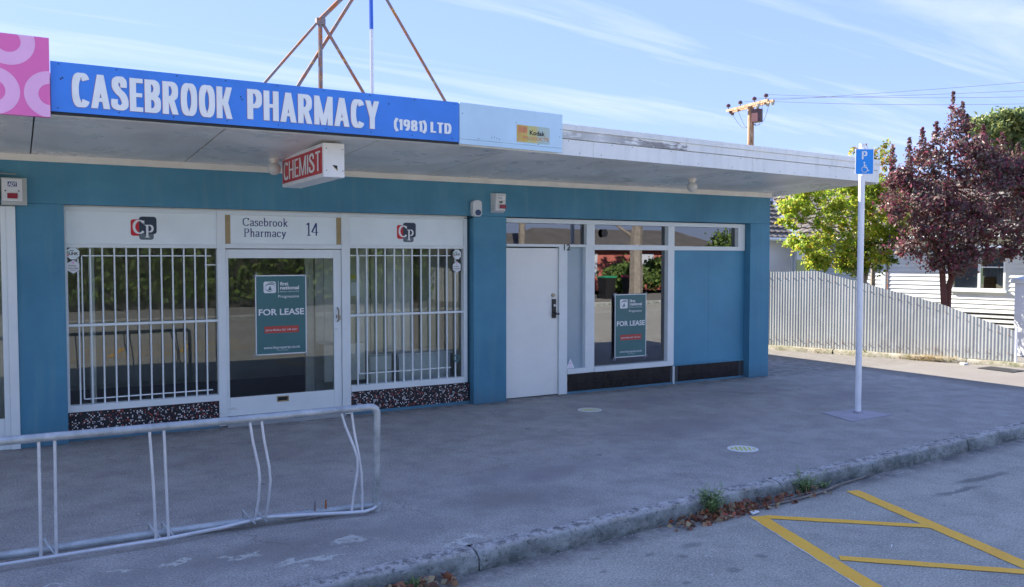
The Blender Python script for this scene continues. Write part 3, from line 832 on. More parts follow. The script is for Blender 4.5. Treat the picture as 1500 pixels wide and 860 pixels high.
# dark void above joints + roof deck
rd = MB(); yA, yB, yC = FY(-5.2) + .05, FY(3.66) + .05, FY(10.6) + .05
rd.add([(-5.2, yA, 2.98), (3.66, yB, 2.98), (10.6, yC, 2.98), (10.6, 0.42, 2.9), (10.19, 0.42, 2.9), (10.19, 12.2, 3.0), (-5.2, 12.2, 3.0),
        (-5.2, yA, 3.16), (3.66, yB, 3.16), (10.6, yC, 3.16), (10.6, 0.42, 3.16), (10.19, 0.42, 3.17), (10.19, 12.2, 3.2), (-5.2, 12.2, 3.2)],
       [(0, 6, 5, 4, 3, 2, 1), (7, 8, 9, 10, 11, 12, 13), (0, 1, 8, 7), (1, 2, 9, 8), (2, 3, 10, 9), (3, 4, 11, 10), (4, 5, 12, 11), (5, 6, 13, 12), (6, 0, 7, 13)])
build(rd, 'roof_deck', 'roofiron', B)
# fascia boards: three courses, each in lengths
def fascia(x0, x1, z0, z1, out, name='fascia_board'):
    mb = MB(); y0, y1 = FY(x0) - out, FY(x1) - out
    mb.hexa([(x0, y0, z0), (x1, y1, z0), (x1, y1 + 0.03 + out, z0), (x0, y0 + 0.03 + out, z0), (x0, y0, z1), (x1, y1, z1), (x1, y1 + 0.03 + out, z1), (x0, y0 + 0.03 + out, z1)])
    return build(mb, name, 'fascia', B, bevel=0.002)
for x0, x1 in ((-5.2, 3.655), (3.665, 5.33), (5.333, 7.9), (7.903, 10.62)): fascia(x0, x1, 2.918, 3.082, 0.0)
for x0, x1 in ((-5.2, 3.655), (3.665, 6.72), (6.724, 10.62)): fascia(x0, x1, 3.088, 3.168, 0.010)
for x0, x1 in ((-5.2, 3.655), (3.665, 5.08), (5.083, 10.63)): fascia(x0, x1, 3.173, 3.235, 0.022, 'fascia_cap')
# end fascia
mb = MB().box(10.6, 10.63, FY(10.62) + .03, 0.42, 2.90, 3.235); build(mb, 'fascia_board', 'fascia', B)
nail = MB()
for i in range(46):
    x = 3.8 + 6.7 * i / 45; z = 2.945 if i % 2 else 3.06
    if random.random() < .6: nail.box(x, x + .008, FY(x) - .002, FY(x), z, z + .008)
build(nail, 'nail_heads', 'darkbox', B, kind='stuff')

# ---- windows ----------------------------------------------------------
def member(p, x0, x1, z0, z1, y0=W - 0.02, y1=W + 0.06, mat='white', name='frame'):
    return build(MB().box(x0, x1, y0, y1, z0, z1), name, mat, p, bevel=0.003)
def sub(name, x, z):
    o = bpy.data.objects.new(name, None); o.empty_display_size = .1
    link(o, B, (x, W, z)); return o
def pane(p, x0, x1, z0, z1, y=W + 0.055, mat='glass'):
    return build(MB().box(x0, x1, y, y + 0.006, z0, z1), 'pane', mat, p)

# pharmacy left window
wl_ = sub('display_window', 1.17, 0.3)
member(wl_, 0.427, 0.452, 0.30, 1.99); member(wl_, 0.4525, 1.893, 1.955, 1.992, W - 0.018)
member(wl_, 1.894, 1.980, 0.012, 2.366, W - 0.024)      # mullion between window and door
member(wl_, 0.427, 1.893, 0.296, 0.362, W - 0.035, W + 0.07, 'white', 'sill')
member(wl_, 0.4525, 1.8935, 1.158, 1.184, W - 0.012, W + 0.03, 'white', 'glazing_bar')
pane(wl_, 0.4525, 1.8935, 0.3625, 1.1575); pane(wl_, 0.4525, 1.8935, 1.1845, 1.9545)
def grille(p, xs, zt, zb, xl, xr, ztop, zbot):
    gy = W + 0.022
    for x in xs: build(MB().box(x - .0075, x + .0075, gy, gy + .013, zbot, ztop), 'grille_bar', 'white', p)
    for z in (zt, zb): build(MB().box(xl, xr, gy + .013, gy + .022, z - .006, z + .006), 'grille_rail', 'white', p)
    build(MB().box(xl - .006, xl + .006, gy + .013, gy + .022, zb, zt), 'grille_bar', 'white', p)
bars = [0.548 + 0.1125 * i for i in range(12)]
bars[0] = .548; 
grille(wl_, [.548, .660] + [.771 + .1125 * i for i in range(10)], 1.873, 0.413, 0.583, 1.84, 1.955, 0.33)
build(MB().box(1.772, 1.89, W + .036, W + .045, 1.77, 1.782), 'grille_rail', 'white', wl_)
# panel above
pl_ = sub('fascia_panel', 1.17, 1.99)
member(pl_, 0.427, 1.893, 2.322, 2.366, W - 0.02); 
member(pl_, 0.427, 0.452, 1.993, 2.3215)
build(MB().box(0.4525, 1.8935, W, W + 0.02, 1.993, 2.3215), 'panel_board', 'panel_white', pl_)
# door bay
dr = sub('shop_door', 2.64, 0.1)
member(dr, 1.9805, 3.290, 1.955, 2.005, W - 0.02)
member(dr, 3.2905, 3.392, 0.012, 2.366, W - 0.024)
build(MB().box(1.981, 3.290, W - 0.05, W + 0.12, 0.004, 0.085), 'step', 'white_worn', dr)
build(MB().box(1.97, 3.3, W - 0.10, W - 0.051, 0.002, 0.035), 'step', 'cladding', dr)
def stile(x0, x1, z0, z1): build(MB().box(x0, x1, W - .004, W + .04, z0, z1), 'door_stile', 'white_worn', dr, bevel=.003)
stile(1.984, 2.012, 0.11, 1.945); stile(3.196, 3.287, 0.11, 1.945); stile(2.0125, 3.1955, 1.848, 1.945); stile(2.0125, 3.1955, 0.11, 0.312)
pane(dr, 2.0125, 3.1955, 0.3125, 1.8475, W + .012)
lt = build(MB().box(2.525, 2.66, W - .008, W - .0045, 0.225, 0.290), 'letter_slot', 'timber', dr); 
build(MB().box(2.535, 2.645, W - .0105, W - .0085, 0.240, 0.280), 'slot_opening', 'black', lt)
hd = MB(); hd.tube([(3.24, W - .004, 1.27), (3.24, W - .05, 1.25), (3.24, W - .055, 1.19), (3.24, W - .05, 1.13), (3.24, W - .004, 1.11)], .009, 8)
build(hd, 'door_handle', 'brass', dr)
build(MB().box(3.263, 3.275, W - .012, W - .005, 1.13, 1.18), 'keyhole_plate', 'brass', dr)
build(MB().box(3.222, 3.236, W - .012, W - .005, 1.15, 1.19), 'latch_rust', 'rust', dr)
# transom board of the door
tb = sub('name_board', 2.66, 2.0)
member(tb, 1.9805, 3.290, 2.319, 2.366, W - 0.02)
member(tb, 0.427, 0.428, 2.3, 2.301) if False else None
build(MB().box(1.9815, 2.039, W - .002, W + .03, 2.0055, 2.3185), 'timber_strip', 'timber', tb)
build(MB().box(3.238, 3.2895, W - .002, W + .03, 2.0055, 2.3185), 'timber_strip', 'timber', tb)
build(MB().box(2.0395, 3.2375, W + .004, W + .02, 2.0055, 2.3185), 'panel_board', 'panel_white', tb)
SERIF = {
 'C': (.70, [[(.62, .72), (.60, .86), (.45, .97), (.30, .96), (.12, .80), (.08, .5), (.14, .2), (.32, .04), (.46, .03), (.62, .2)], [(.62, .98), (.62, .72)]]),
 'P': (.58, [[(.16, 1), (.16, 0)], [(.04, .99), (.34, .99), (.50, .88), (.52, .74), (.46, .58), (.32, .49), (.16, .49)], [(.03, .015), (.30, .015)]]),
 'a': (.44, [[(.08, .52), (.14, .63), (.24, .66), (.34, .58), (.35, .45), (.35, .10), (.43, .05)], [(.35, .40), (.14, .31), (.06, .16), (.14, .03), (.24, .04), (.35, .14)]]),
 's': (.36, [[(.31, .52), (.27, .62), (.17, .65), (.07, .56), (.09, .44), (.25, .32), (.32, .18), (.26, .05), (.15, .01), (.05, .08), (.04, .18)]]),
 'e': (.44, [[(.07, .38), (.38, .38), (.36, .55), (.23, .65), (.10, .55), (.06, .34), (.10, .12), (.24, .02), (.40, .14)]]),
 'b': (.50, [[(.12, 1.04), (.12, .03)], [(.03, 1.03), (.12, 1.04)], [(.12, .5), (.22, .63), (.34, .63), (.44, .48), (.45, .30), (.38, .10), (.24, .01), (.12, .06)]]),
 'r': (.34, [[(.13, .65), (.13, 0)], [(.03, .63), (.13, .64)], [(.13, .48), (.20, .62), (.30, .63), (.33, .56)], [(.03, .015), (.24, .015)]]),
 'o': (.50, [superarc(.25, .32, .18, .31, 0, 360, 22, 2.0)]),
 'k': (.50, [[(.13, 1.04), (.13, 0)], [(.03, 1.03), (.13, 1.04)], [(.40, .63), (.14, .30)], [(.22, .40), (.42, .02)], [(.03, .015), (.22, .015)], [(.34, .015), (.50, .015)], [(.30, .635), (.46, .635)]]),
 'h': (.50, [[(.13, 1.04), (.13, 0)], [(.03, 1.03), (.13, 1.04)], [(.13, .48), (.24, .63), (.34, .63), (.39, .50), (.39, 0)], [(.04, .015), (.22, .015)], [(.30, .015), (.48, .015)]]),
 'm': (.76, [[(.13, .65), (.13, 0)], [(.03, .63), (.13, .64)], [(.13, .48), (.22, .63), (.33, .63), (.38, .50), (.38, 0)], [(.38, .48), (.48, .63), (.58, .63), (.63, .50), (.63, 0)], [(.04, .015), (.22, .015)], [(.30, .015), (.46, .015)], [(.55, .015), (.73, .015)]]),
 'c': (.42, [[(.36, .50), (.32, .62), (.22, .65), (.10, .55), (.06, .34), (.10, .12), (.23, .02), (.38, .14)]]),
 'y': (.48, [[(.08, .64), (.26, .06)], [(.42, .64), (.24, .0), (.14, -.22), (.05, -.24)], [(.01, .635), (.18, .635)], [(.33, .635), (.48, .635)]]),
 '1': (.36, [[(.08, .86), (.22, .99)], [(.22, 1), (.22, 0)], [(.08, .015), (.36, .015)]]),
 '4': (.50, [[(.34, 1), (.34, 0)], [(.34, .98), (.03, .27)], [(.03, .27), (.48, .27)]])}
def serif_text(mb, s_, x0, x1, z0, h, y, V=.105, Hh=.045, gap=.05):
    tot = sum(SERIF[c][0] + gap for c in s_) - gap; k = (x1 - x0) / tot; cx_ = x0; ly = 0
    for c in s_:
        for p in SERIF[c][1]:
            ly += 1; L = []; R = []; n = len(p)
            if n > 4 and c != 'o': p = smooth_path(p, 4); n = len(p)
            for i in range(n):
                a_, b_ = p[max(i - 1, 0)], p[min(i + 1, n - 1)]
                tx_, tz_ = b_[0] - a_[0], b_[1] - a_[1]; l = sqrt(tx_ ** 2 + tz_ ** 2) or 1; tx_ /= l; tz_ /= l
                w = (V * abs(tz_) + Hh * abs(tx_)) / 2; o = .0008 + .0002 * (ly % 5)
                L.append((cx_ + (p[i][0] - tz_ * w) * k, y - o, z0 + (p[i][1] + tx_ * w) * h)); R.append((cx_ + (p[i][0] + tz_ * w) * k, y - o, z0 + (p[i][1] - tx_ * w) * h))
            for i in range(n - 1): mb.quad(L[i], R[i], R[i + 1], L[i + 1])
        cx_ += (SERIF[c][0] + gap) * k
    return mb
tx = MB(); serif_text(tx, 'Casebrook', 2.17, 2.67, 2.203, .088, W + .004); serif_text(tx, 'Pharmacy', 2.18, 2.65, 2.085, .088, W + .004)
serif_text(tx, '14', 2.875, 3.025, 2.105, .145, W + .004, .10)
build(tx, 'lettering', 'navy', tb)
# right window of pharmacy
wr = sub('display_window', 4.15, 0.28)
member(wr, 3.3925, 4.885, 1.965, 2.005, W - 0.018); member(wr, 4.8855, 4.935, 0.275, 2.366, W - 0.02)
member(wr, 3.3925, 4.885, 0.275, 0.345, W - 0.035, W + 0.07, 'white', 'sill')
member(wr, 3.3925, 4.885, 1.160, 1.186, W - 0.012, W + 0.03, 'white', 'glazing_bar')
pane(wr, 3.3925, 4.885, 0.3455, 1.1595); pane(wr, 3.3925, 4.885, 1.1865, 1.9645)
grille(wr, [3.497 + .1173 * i for i in range(12)], 1.879, 0.472, 3.41 + .108, 4.728, 1.965, 0.34)
build(MB().box(3.40, 3.50, W + .036, W + .045, 1.873, 1.885), 'grille_rail', 'white', wr)
pr = sub('fascia_panel', 4.15, 2.0)
member(pr, 3.3925, 4.885, 2.328, 2.366, W - 0.02)
build(MB().box(3.3925, 4.885, W, W + 0.02, 2.0055, 2.3275), 'panel_board', 'panel_white', pr)
member(pl_, 1.894, 4.935, 2.3665, 2.3785, W - .012, W + .06, 'batten', 'head_strip')  # solid beige strip closing the joint between frame and beam
member(pl_, 0.427, 1.893, 2.3665, 2.3785, W - .012, W + .06, 'batten', 'head_strip')
# CP logo
def cp_logo(parent, cx, cz, kk=1.0):
    y = W
    lg = MB().prismY(rrect(cx - .125 * kk, cx + .02 * kk, cz - .085 * kk, cz + .085 * kk, .025 * kk), y - .0015, y + .001)
    a = build(lg, 'logo_red_square', 'logored', parent)
    build(MB().prismY(rrect(cx - .045 * kk, cx + .095 * kk, cz - .125 * kk, cz + .02 * kk, .025 * kk), y - .0025, y + .001), 'logo_grey_square', 'logogrey', parent)
    build(MB().prismY(rrect(cx - .045 * kk, cx + .125 * kk, cz - .065 * kk, cz + .115 * kk, .03 * kk), y - .0035, y + .001), 'logo_dark_square', 'logodark', parent)
    m = MB()
    def st(pts, V, H, o):
        n = len(pts); L = []; R = []
        for i in range(n):
            p0 = pts[max(i - 1, 0)]; p1 = pts[min(i + 1, n - 1)]
            tx_, tz_ = p1[0] - p0[0], p1[1] - p0[1]; l = sqrt(tx_ ** 2 + tz_ ** 2); tx_ /= l; tz_ /= l
            w = (V * abs(tz_) + H * abs(tx_)) / 2
            L.append((cx + (pts[i][0] - tz_ * w) * kk, y - o, cz + (pts[i][1] + tx_ * w) * kk)); R.append((cx + (pts[i][0] + tz_ * w) * kk, y - o, cz + (pts[i][1] - tx_ * w) * kk))
        for i in range(n - 1): m.quad(L[i], R[i], R[i + 1], L[i + 1])
    st(superarc(-.042, .008, .052, .066, 42, 318, 24, 2.0), .024, .010, .0048)
    st([(.002, .075), (.002, .035)], .007, .007, .0049)
    st([(.033, .028), (.033, -.10)], .022, .01, .0050)
    st([(.01, .026)] + superarc(.055, -.008, .03, .034, 90, -90, 14, 2.0) + [(.035, -.042)], .020, .009, .0052)
    st([(.010, -.098), (.058, -.098)], .006, .007, .0054)
    build(m, 'logo_letters', 'purewhite', parent)
cp_logo(pl_, 1.165, 2.165); cp_logo(pr, 4.115, 2.165, .98)
# stains on panels, mosaic dados
def mosaic(x0, x1, z0, z1):
    o = build(MB().box(x0, x1, W - 0.01, W + .05, z0, z1), 'mosaic_dado', 'mosaic_back', B)
    m = MB(); s_ = 0.0155
    nx = int((x1 - x0) / s_); nz = int((z1 - z0) / s_)
    for i in range(nx):
        for j in range(nz):
            if random.random() < 0.36:
                x = x0 + (i + .5) * s_ + random.uniform(-.0015, .0015); z = z0 + (j + .5) * s_ + random.uniform(-.0015, .0015)
                a = random.choice((.0060, .0055, .0042)); b_ = random.choice((.0060, .0055, .0040)); y = W - .0125
                m.quad((x - a, y, z - b_), (x + a, y, z - b_), (x + a, y, z + b_), (x - a, y, z + b_))
    build(m, 'mosaic_chips', 'chips', o, kind='stuff')
mosaic(0.427, 1.893, 0.035, 0.2955); mosaic(3.3925, 4.970, 0.035, 0.2745)
build(MB().box(0.427, 1.893, W - .016, W + .05, 0, 0.0345), 'plinth', 'teal', B); build(MB().box(3.3925, 4.970, W - .016, W + .05, 0, 0.0345), 'plinth', 'teal', B)

# number 12 shopfront
d2 = sub('shop_door', 5.9, 0)
build(MB().box(5.498, 6.316, W + .002, W + .045, 0.012, 1.982), 'door_leaf', 'doorpaint', d2, bevel=.003)
member(d2, 5.448, 5.496, 0.003, 2.31, W - .01); member(d2, 6.3205, 6.455, 0.003, 1.998, W - 0.02)
member(d2, 6.318, 6.336, 0.003, 1.985, W - 0.026, W - .0205)
lk = build(MB().prismY(rrect(6.218, 6.272, 1.045, 1.30, .004), W - .022, W + .001), 'lock_plate', 'darkbox', d2)
lk2 = MB().tube([(6.245, W - .022, 1.12), (6.245, W - .06, 1.12)], .012, 8).tube([(6.20, W - .055, 1.10), (6.30, W - .055, 1.10)], .011, 8); build(lk2, 'door_handle', 'darkbox', d2)
build(MB().tube([(6.245, W - .0225, 1.215), (6.245, W - .034, 1.215)], .017, 12), 'lock_cylinder', 'alarmwhite', d2)
build(MB().tube([(6.235, W + .001, 1.352), (6.235, W - .02, 1.352)], .024, 14), 'lock_cylinder', 'brass', d2)
build(MB().box(6.13, 6.165, W - .002, W + .001, 1.255, 1.285), 'door_sticker', 'purewhite', d2)
tr_ = sub('transom_window', 7.6, 2.0)
member(tr_, 5.448, 9.752, 2.311, 2.370, W - 0.02); member(tr_, 5.497, 6.769, 1.999, 2.034, W - .02)
member(tr_, 6.7695, 6.798, 1.999, 2.3105, W - .022, W + .05); member(tr_, 6.7985, 6.908, 0.272, 2.3105, W - .018)
member(tr_, 6.9085, 8.215, 1.962, 2.034, W - .02); member(tr_, 8.2155, 8.335, 0.272, 2.3105, W - .022)
member(tr_, 8.3355, 9.61, 1.962, 2.022, W - .02); member(tr_, 9.6105, 9.752, 1.962, 2.3105, W - .02)
for a, b in ((5.497, 6.769), (6.9085, 8.215), (8.3355, 9.61)): pane(tr_, a, b, 2.0345 if a < 8.3 else 2.0225, 2.3105, mat='glass_b')
build(MB().prismY(ngon(7.10, 2.195, .052, .058, 24), W + .012, W + .0195), 'vent_hole', 'darkbox', tr_)
bw = sub('display_window', 7.4, 0.27)
pane(bw, 6.4555, 6.79, 0.342, 1.9985, mat='pale_pane'); pane(bw, 6.9085, 8.215, 0.342, 1.9615, mat='glass_c')
member(bw, 6.756, 6.7985, 0.342, 1.998, W - .018)
member(bw, 6.4555, 6.798, 0.272, 0.3415, W - .035, W + .07, 'white', 'sill'); member(bw, 6.9085, 8.215, 0.272, 0.3415, W - .035, W + .07, 'white', 'sill')
# boarded bay
bb = sub('boarded_panel', 9.05, 0.27)
build(MB().box(8.3355, 9.024, W, W + .018, 0.287, 1.9615), 'board', 'tealboard', bb); build(MB().box(9.028, 9.764, W + .001, W + .018, 0.287, 1.9615), 'board', 'tealboard', bb)
build(MB().box(8.3355, 9.764, W - .02, W + .03, 0.262, 0.2865), 'sill', 'teal', bb)
build(MB().box(8.3255, 8.345, W - .03, W + .03, 0.0, 0.2615), 'divider', 'white', bb)
build(MB().box(9.7525, 9.764, W - .01, W + .06, 1.962, 2.37), 'board', 'teal', bb)
# tiles
td = sub('tiled_dado', 8.0, 0)
build(MB().box(6.4555, 9.764, W - .004, W + .05, 0.028, 0.2615), 'grout_bed', 'grout', td)
build(MB().box(6.4555, 9.764, W - .018, W + .05, 0.0, 0.0275), 'plinth', 'teal', td)
tw, th_ = 0.150, 0.1145
tme = None
for r_ in range(2):
    for i in range(22):
        x0 = 6.458 + i * (tw + .0022)
        if x0 + tw > 9.766 or abs(x0 + tw / 2 - 8.335) < .05: continue
        z0 = 0.0295 + r_ * (th_ + .0022)
        pr_ = random.uniform(0, .002)
        if tme is None:
            tme = build(MB().box(x0, x0 + tw, W - .012, W - .0045, z0, z0 + th_), 'tile', 'tile', td, bevel=.001)
        else:
            t_ = tme.copy(); sc.collection.objects.link(t_); t_.parent = td
            t_.location = Vector((x0 + tw / 2, W - .00825 - pr_, z0)) - ORG[td.name]
            t_.rotation_euler = (random.uniform(-.004, .004), 0, random.uniform(-.004, .004))
# '12' numerals
m = MB(); text_mesh(m, '12', 6.395, 1.955, .115, W - .02, bold=.02, fit=.105, off=.002)
tag(build(m, 'house_number', 'black'), 'black house number 12 at the top of the white door jamb', 'house number')

# neighbour shop at far left
nb = sub('neighbour_shopfront', -0.8, 0)
member(nb, -0.066, 0.0115, 0.002, 2.345, -.02, .06); member(nb, -0.115, -0.0665, 0.002, 2.345, .0, .07)
member(nb, -3.0, -.1155, 0.0, .3, .02, .08); member(nb, -3.0, -.1155, 2.30, 2.378, .0, .07)
pane(nb, -3.0, -.1155, .301, 2.2995, .04)
build(MB().quad((-3, .9, 0), (0.0, .9, 0), (0.0, .9, 2.6), (-3, .9, 2.6)), 'interior_wall', 'interior_wall', nb)
build(MB().box(-5.2, -3.0, 0, .3, 0, 2.378), 'pier', 'teal', B)

# interior bits
def thing_box(mbs, name, loc, label, cat, group=None):
    o = empty(name, loc, label, cat, group)
    for mb, nm, mt in mbs: build(mb, nm, mt, o)
    return o
thing_box([(MB().box(4.15, 4.86, 0.45, 0.85, 0.03, 0.62), 'cabinet', 'panel_white'), (MB().box(4.12, 4.88, 0.42, 0.87, 0.6205, 0.65), 'top', 'purewhite')], 'counter', (4.5, 1, 0.03), 'white counter cabinet inside the barred window nearest the pier', 'counter')
dk = thing_box([(MB().box(3.75, 4.05, 0.45, .85, 0.03, 0.66), 'carcass', 'interior_wall')], 'drawer_unit', (3.9, .8, .03), 'grey drawer unit standing inside the right barred window', 'drawers')
for k in range(3): build(MB().box(3.765, 4.035, 0.435, 0.449, 0.08 + k * .19, 0.25 + k * .19), 'drawer', 'blind', dk)
thing_box([(MB().box(3.2, 3.72, 0.5, .88, 0.35, 0.80), 'box', 'blind')], 'carton', (3.45, 1.2, .35), 'pale carton behind the door glass left of the drawer unit', 'box')
vb = empty('vertical_blinds', (4.3, 1.9, 0.3), 'tall pale vertical blind strips hanging inside the right barred window', 'blinds')
xx = 3.1
while xx < 5.0 + 1.9:
    w_ = random.choice((.12, .16, .22)); mt = 'blind' if random.random() < .45 else 'blind2'
    if xx < 4.95: build(MB().box(xx, xx + w_ - .012, 0.92 + random.uniform(-.03, .03), .965, 0.1, 2.6), 'blind_strip', mt, vb)
    xx += w_ + (.09 if random.random() < .25 else 0)
tag(build(MB().box(.66, .715, .42, .50, .03, 2.6), 'interior_post', 'blind'), 'pale narrow upright post inside the left barred window', 'post')
tag(build(MB().box(3.45, 3.535, .235, .24, 1.40, 1.56), 'paper_notice', 'panel_white'), 'blank pale paper notice behind the glass beside the door', 'notice')
tag(build(MB().box(3.44, 3.54, .235, .24, 1.60, 1.65), 'yellow_notice', 'discyellow'), 'small yellow strip notice above the blank paper notice', 'notice')

# ================================================================== SIGNS ON THE CANOPY
# blue main sign
SB = empty('pharmacy_sign', (1.95, -2.25, 2.93), 'long blue fascia sign reading CASEBROOK PHARMACY (1981) LTD in white', 'sign')
build(MB().box(0.256, 3.640, -2.25, -2.226, 2.942, 3.312), 'sign_panel', 'sign_blue', SB)
build(MB().box(0.256, 3.640, -2.240, -2.212, 2.922, 2.9415), 'bottom_trim', 'darkbox', SB)
m = MB(); letter_mesh(m, 'CASEBROOK', 0.396 - .003, 1.571 - .003, 2.988 - .002, .255, -2.2505, .20, .135, .055, .001)
letter_mesh(m, 'PHARMACY', 1.686 - .003, 2.842 - .003, 3.000 - .002, .247, -2.2505, .20, .135, .055, .001)
build(m, 'letter_outline', 'orangeedge', SB)
m = MB(); letter_mesh(m, 'CASEBROOK', 0.396, 1.571, 2.988, .255, -2.2505, .20, .135, .055)
letter_mesh(m, 'PHARMACY', 1.686, 2.842, 3.000, .247, -2.2505, .20, .135, .055)
letter_mesh(m, '(1981)', 2.985, 3.305, 3.010, .098, -2.2505, .20, .16, .06); letter_mesh(m, 'LTD', 3.345, 3.56, 3.010, .098, -2.2505, .20, .16, .07)
build(m, 'lettering', 'sign_white', SB)
m = MB()
for i in range(9):
    for z in (2.965, 3.29): 
        x = .30 + i * .41 + random.uniform(-.02, .02); m.box(x, x + .008, -2.2525, -2.25, z, z + .008)
for p in ((.318, 3.18), (.33, 3.19), (1.63, 3.17), (1.64, 3.15), (2.78, 3.19), (2.63, 3.24), (2.93, 3.23)): m.box(p[0], p[0] + .010, -2.2525, -2.25, p[1], p[1] + .010)
build(m, 'screw_heads', 'darkbox', SB, kind='stuff')
# pink sign
SP = empty('pink_sign', (-1, -2.29, 2.88), 'bright pink sign panel with paler pink rings, left end of the canopy', 'sign')
build(MB().box(-2.6, 0.250, -2.285, -2.235, 2.890, 3.470), 'sign_panel', 'pink', SP)
def ring_clip(m, cx, cz, ro, ri, y, x0=-2.6, x1=.249, z0=2.891, z1=3.469, n=72):
    cl = lambda p: (min(max(p[0], x0), x1), min(max(p[1], z0), z1))
    for i in range(n):
        a, b = 2 * pi * i / n, 2 * pi * (i + 1) / n
        q = []
        steps = 5
        for s_ in range(steps):
            r0 = ri + (ro - ri) * s_ / steps; r1 = ri + (ro - ri) * (s_ + 1) / steps
            q = [(cx + r0 * cos(a), cz + r0 * sin(a)), (cx + r1 * cos(a), cz + r1 * sin(a)), (cx + r1 * cos(b), cz + r1 * sin(b)), (cx + r0 * cos(b), cz + r0 * sin(b))]
            q = [cl(p) for p in q]
            ar = abs(sum(q[k][0] * q[(k + 1) % 4][1] - q[(k + 1) % 4][0] * q[k][1] for k in range(4)))
            if ar > 1e-7: m.add([(p[0], y, p[1]) for p in q], [(0, 1, 2, 3)])
m = MB()
for cx, cz in ((-.01, 3.416), (-.112, 3.055), (.252, 3.056), (-.37, 3.416), (-.73, 3.416), (-.475, 3.055), (-.84, 3.055), (-1.09, 3.416), (-1.2, 3.055)): ring_clip(m, cx, cz, .170, .078, -2.2865)
build(m, 'ring_pattern', 'pinklt', SP)
# pale blue board with film sticker
def RP(px, pz, off):  # place on angled right fascia
    s_ = px - 3.644
    ca, sa = 1 / sqrt(1 + .0856 ** 2), .0856 / sqrt(1 + .0856 ** 2)
    return (3.644 + s_ * 1.0 + sa * off, -2.236 - off + .0856 * s_, pz)
SK = empty('film_sign', (4.25, -2.2, 2.93), 'pale blue blank fascia board with a small yellow film sticker at its right end', 'sign')
def rbox(x0, x1, z0, z1, o0, o1, name, mat, par):
    P = [RP(x0, z0, o1), RP(x1, z0, o1), RP(x1, z0, o0), RP(x0, z0, o0), RP(x0, z1, o1), RP(x1, z1, o1), RP(x1, z1, o0), RP(x0, z1, o0)]
    return build(MB().hexa(P), name, mat, par)
rbox(3.644, 4.871, 2.975, 3.315, 0, .022, 'sign_panel', 'sign_ltblue', SK)
rbox(3.644, 4.871, 2.928, 2.9735, 0, .018, 'bottom_trim', 'sign_ltblue', SK)
g = G('faded_film_sticker')
xx_ = g.xyz()
f_ = g.math('DIVIDE', g.math('SUBTRACT', xx_[0], 4.29), 0.42)
c_ = g.ramp(f_, [(0.0, (0.60, 0.32, 0.07)), (0.32, (0.62, 0.45, 0.10)), (0.36, (0.50, 0.55, 0.25)), (0.55, (0.62, 0.52, 0.16)), (0.7, (0.42, 0.55, 0.50)), (1.0, (0.42, 0.58, 0.62))])
c_ = g.mix(g.ramp(g.noise(16, 8, .7), [(.45, 0.0), (.65, .5)]), c_, (0.60, 0.50, 0.20))
M['film'] = g.fin(c_, .35)
st_ = rbox(4.300, 4.705, 2.998, 3.165, .0222, .0245, 'sticker', 'film', SK)
m = MB(); text_mesh(m, 'Kodak', 4.455, 3.077, .062, 0, bold=.03, fit=.19, place=lambda a, b, o: RP(a, b, .0255)); build(m, 'lettering', 'black', st_)
m = MB(); text_mesh(m, 'PRODUCTS', 4.375, 3.025, .050, 0, bold=.015, fit=.315, place=lambda a, b, o: RP(a, b, .0257)); build(m, 'lettering', 'orangeprint', st_)
rbox(4.315, 4.425, 3.09, 3.15, .0246, .0252, 'red_patch', 'orangeprint', st_)
m = MB()
for p in ((3.67, 3.21), (3.85, 2.985), (4.0, 3.01), (4.03, 3.015), (4.06, 3.005), (4.09, 3.0), (4.29, 3.18), (4.84, 3.16), (4.83, 3.08), (4.56, 2.985)):
    P = [RP(p[0], p[1], .024), RP(p[0] + .008, p[1], .024), RP(p[0] + .008, p[1] + .008, .024), RP(p[0], p[1] + .008, .024)]; m.add(P, [(0, 1, 2, 3)])
build(m, 'screw_heads', 'darkbox', SK, kind='stuff')

# CHEMIST light box, hung crosswise under the canopy
CB = empty('chemist_lightbox', (2.54, -1.2, 2.58), 'white projecting box sign with red face reading CHEMIST, hung under the canopy', 'sign')
build(MB().box(2.440, 2.640, -1.90, -0.52, 2.588, 2.898), 'box_body', 'chem_white', CB, bevel=.004)
build(MB().box(2.436, 2.4395, -1.865, -0.545, 2.625, 2.862), 'sign_face', 'chem_red', CB)
m = MB(); letter_mesh(m, 'CHEMIST', 0, 1.235, 2.652, .182, 0, .13, .11, .085, place=lambda a, b, o: (2.4360 - o * .5 - .0004, -0.60 - a, b)); build(m, 'lettering', 'chem_white', CB)
m = MB()
for x, z in ((2.465, 2.845), (2.618, 2.84), (2.465, 2.645), (2.62, 2.645)): m.box(x, x + .008, -1.9025, -1.90, z, z + .008)
build(m, 'screw_heads', 'darkbox', CB, kind='stuff')
build(MB().prismY([(2.525, 2.70), (2.57, 2.695), (2.57, 2.665), (2.555, 2.668)], -1.9035, -1.90), 'sticker_remnant', 'black', CB)
build(MB().prismY([(2.53, 2.69), (2.573, 2.672), (2.573, 2.645)], -1.9028, -1.90), 'sticker_remnant', 'timber', CB)
for x in (2.47, 2.61): build(MB().box(x - .01, x + .01, -1.3, -1.28, 2.8985, 2.92), 'hanger', 'darkbox', CB)

def globe(x, y, lab):
    o = empty('globe_light', (x, y, SZ(y) - .15), lab, 'light', 'globe lights under the canopy')
    z = SZ(y)
    build(MB().tube([(x, y, z - .001), (x, y, z - .03), (x, y, z - .031), (x, y, z - .055)], [.052, .052, .038, .038], 16), 'base', 'batten', o)
    build(MB().ball((x, y, z - .105), .068), 'globe', 'globe', o)
globe(7.71, -0.96, 'white glass globe light under the canopy above the boarded bay')
globe(2.33, -0.62, 'white glass globe light half hidden behind the CHEMIST box')

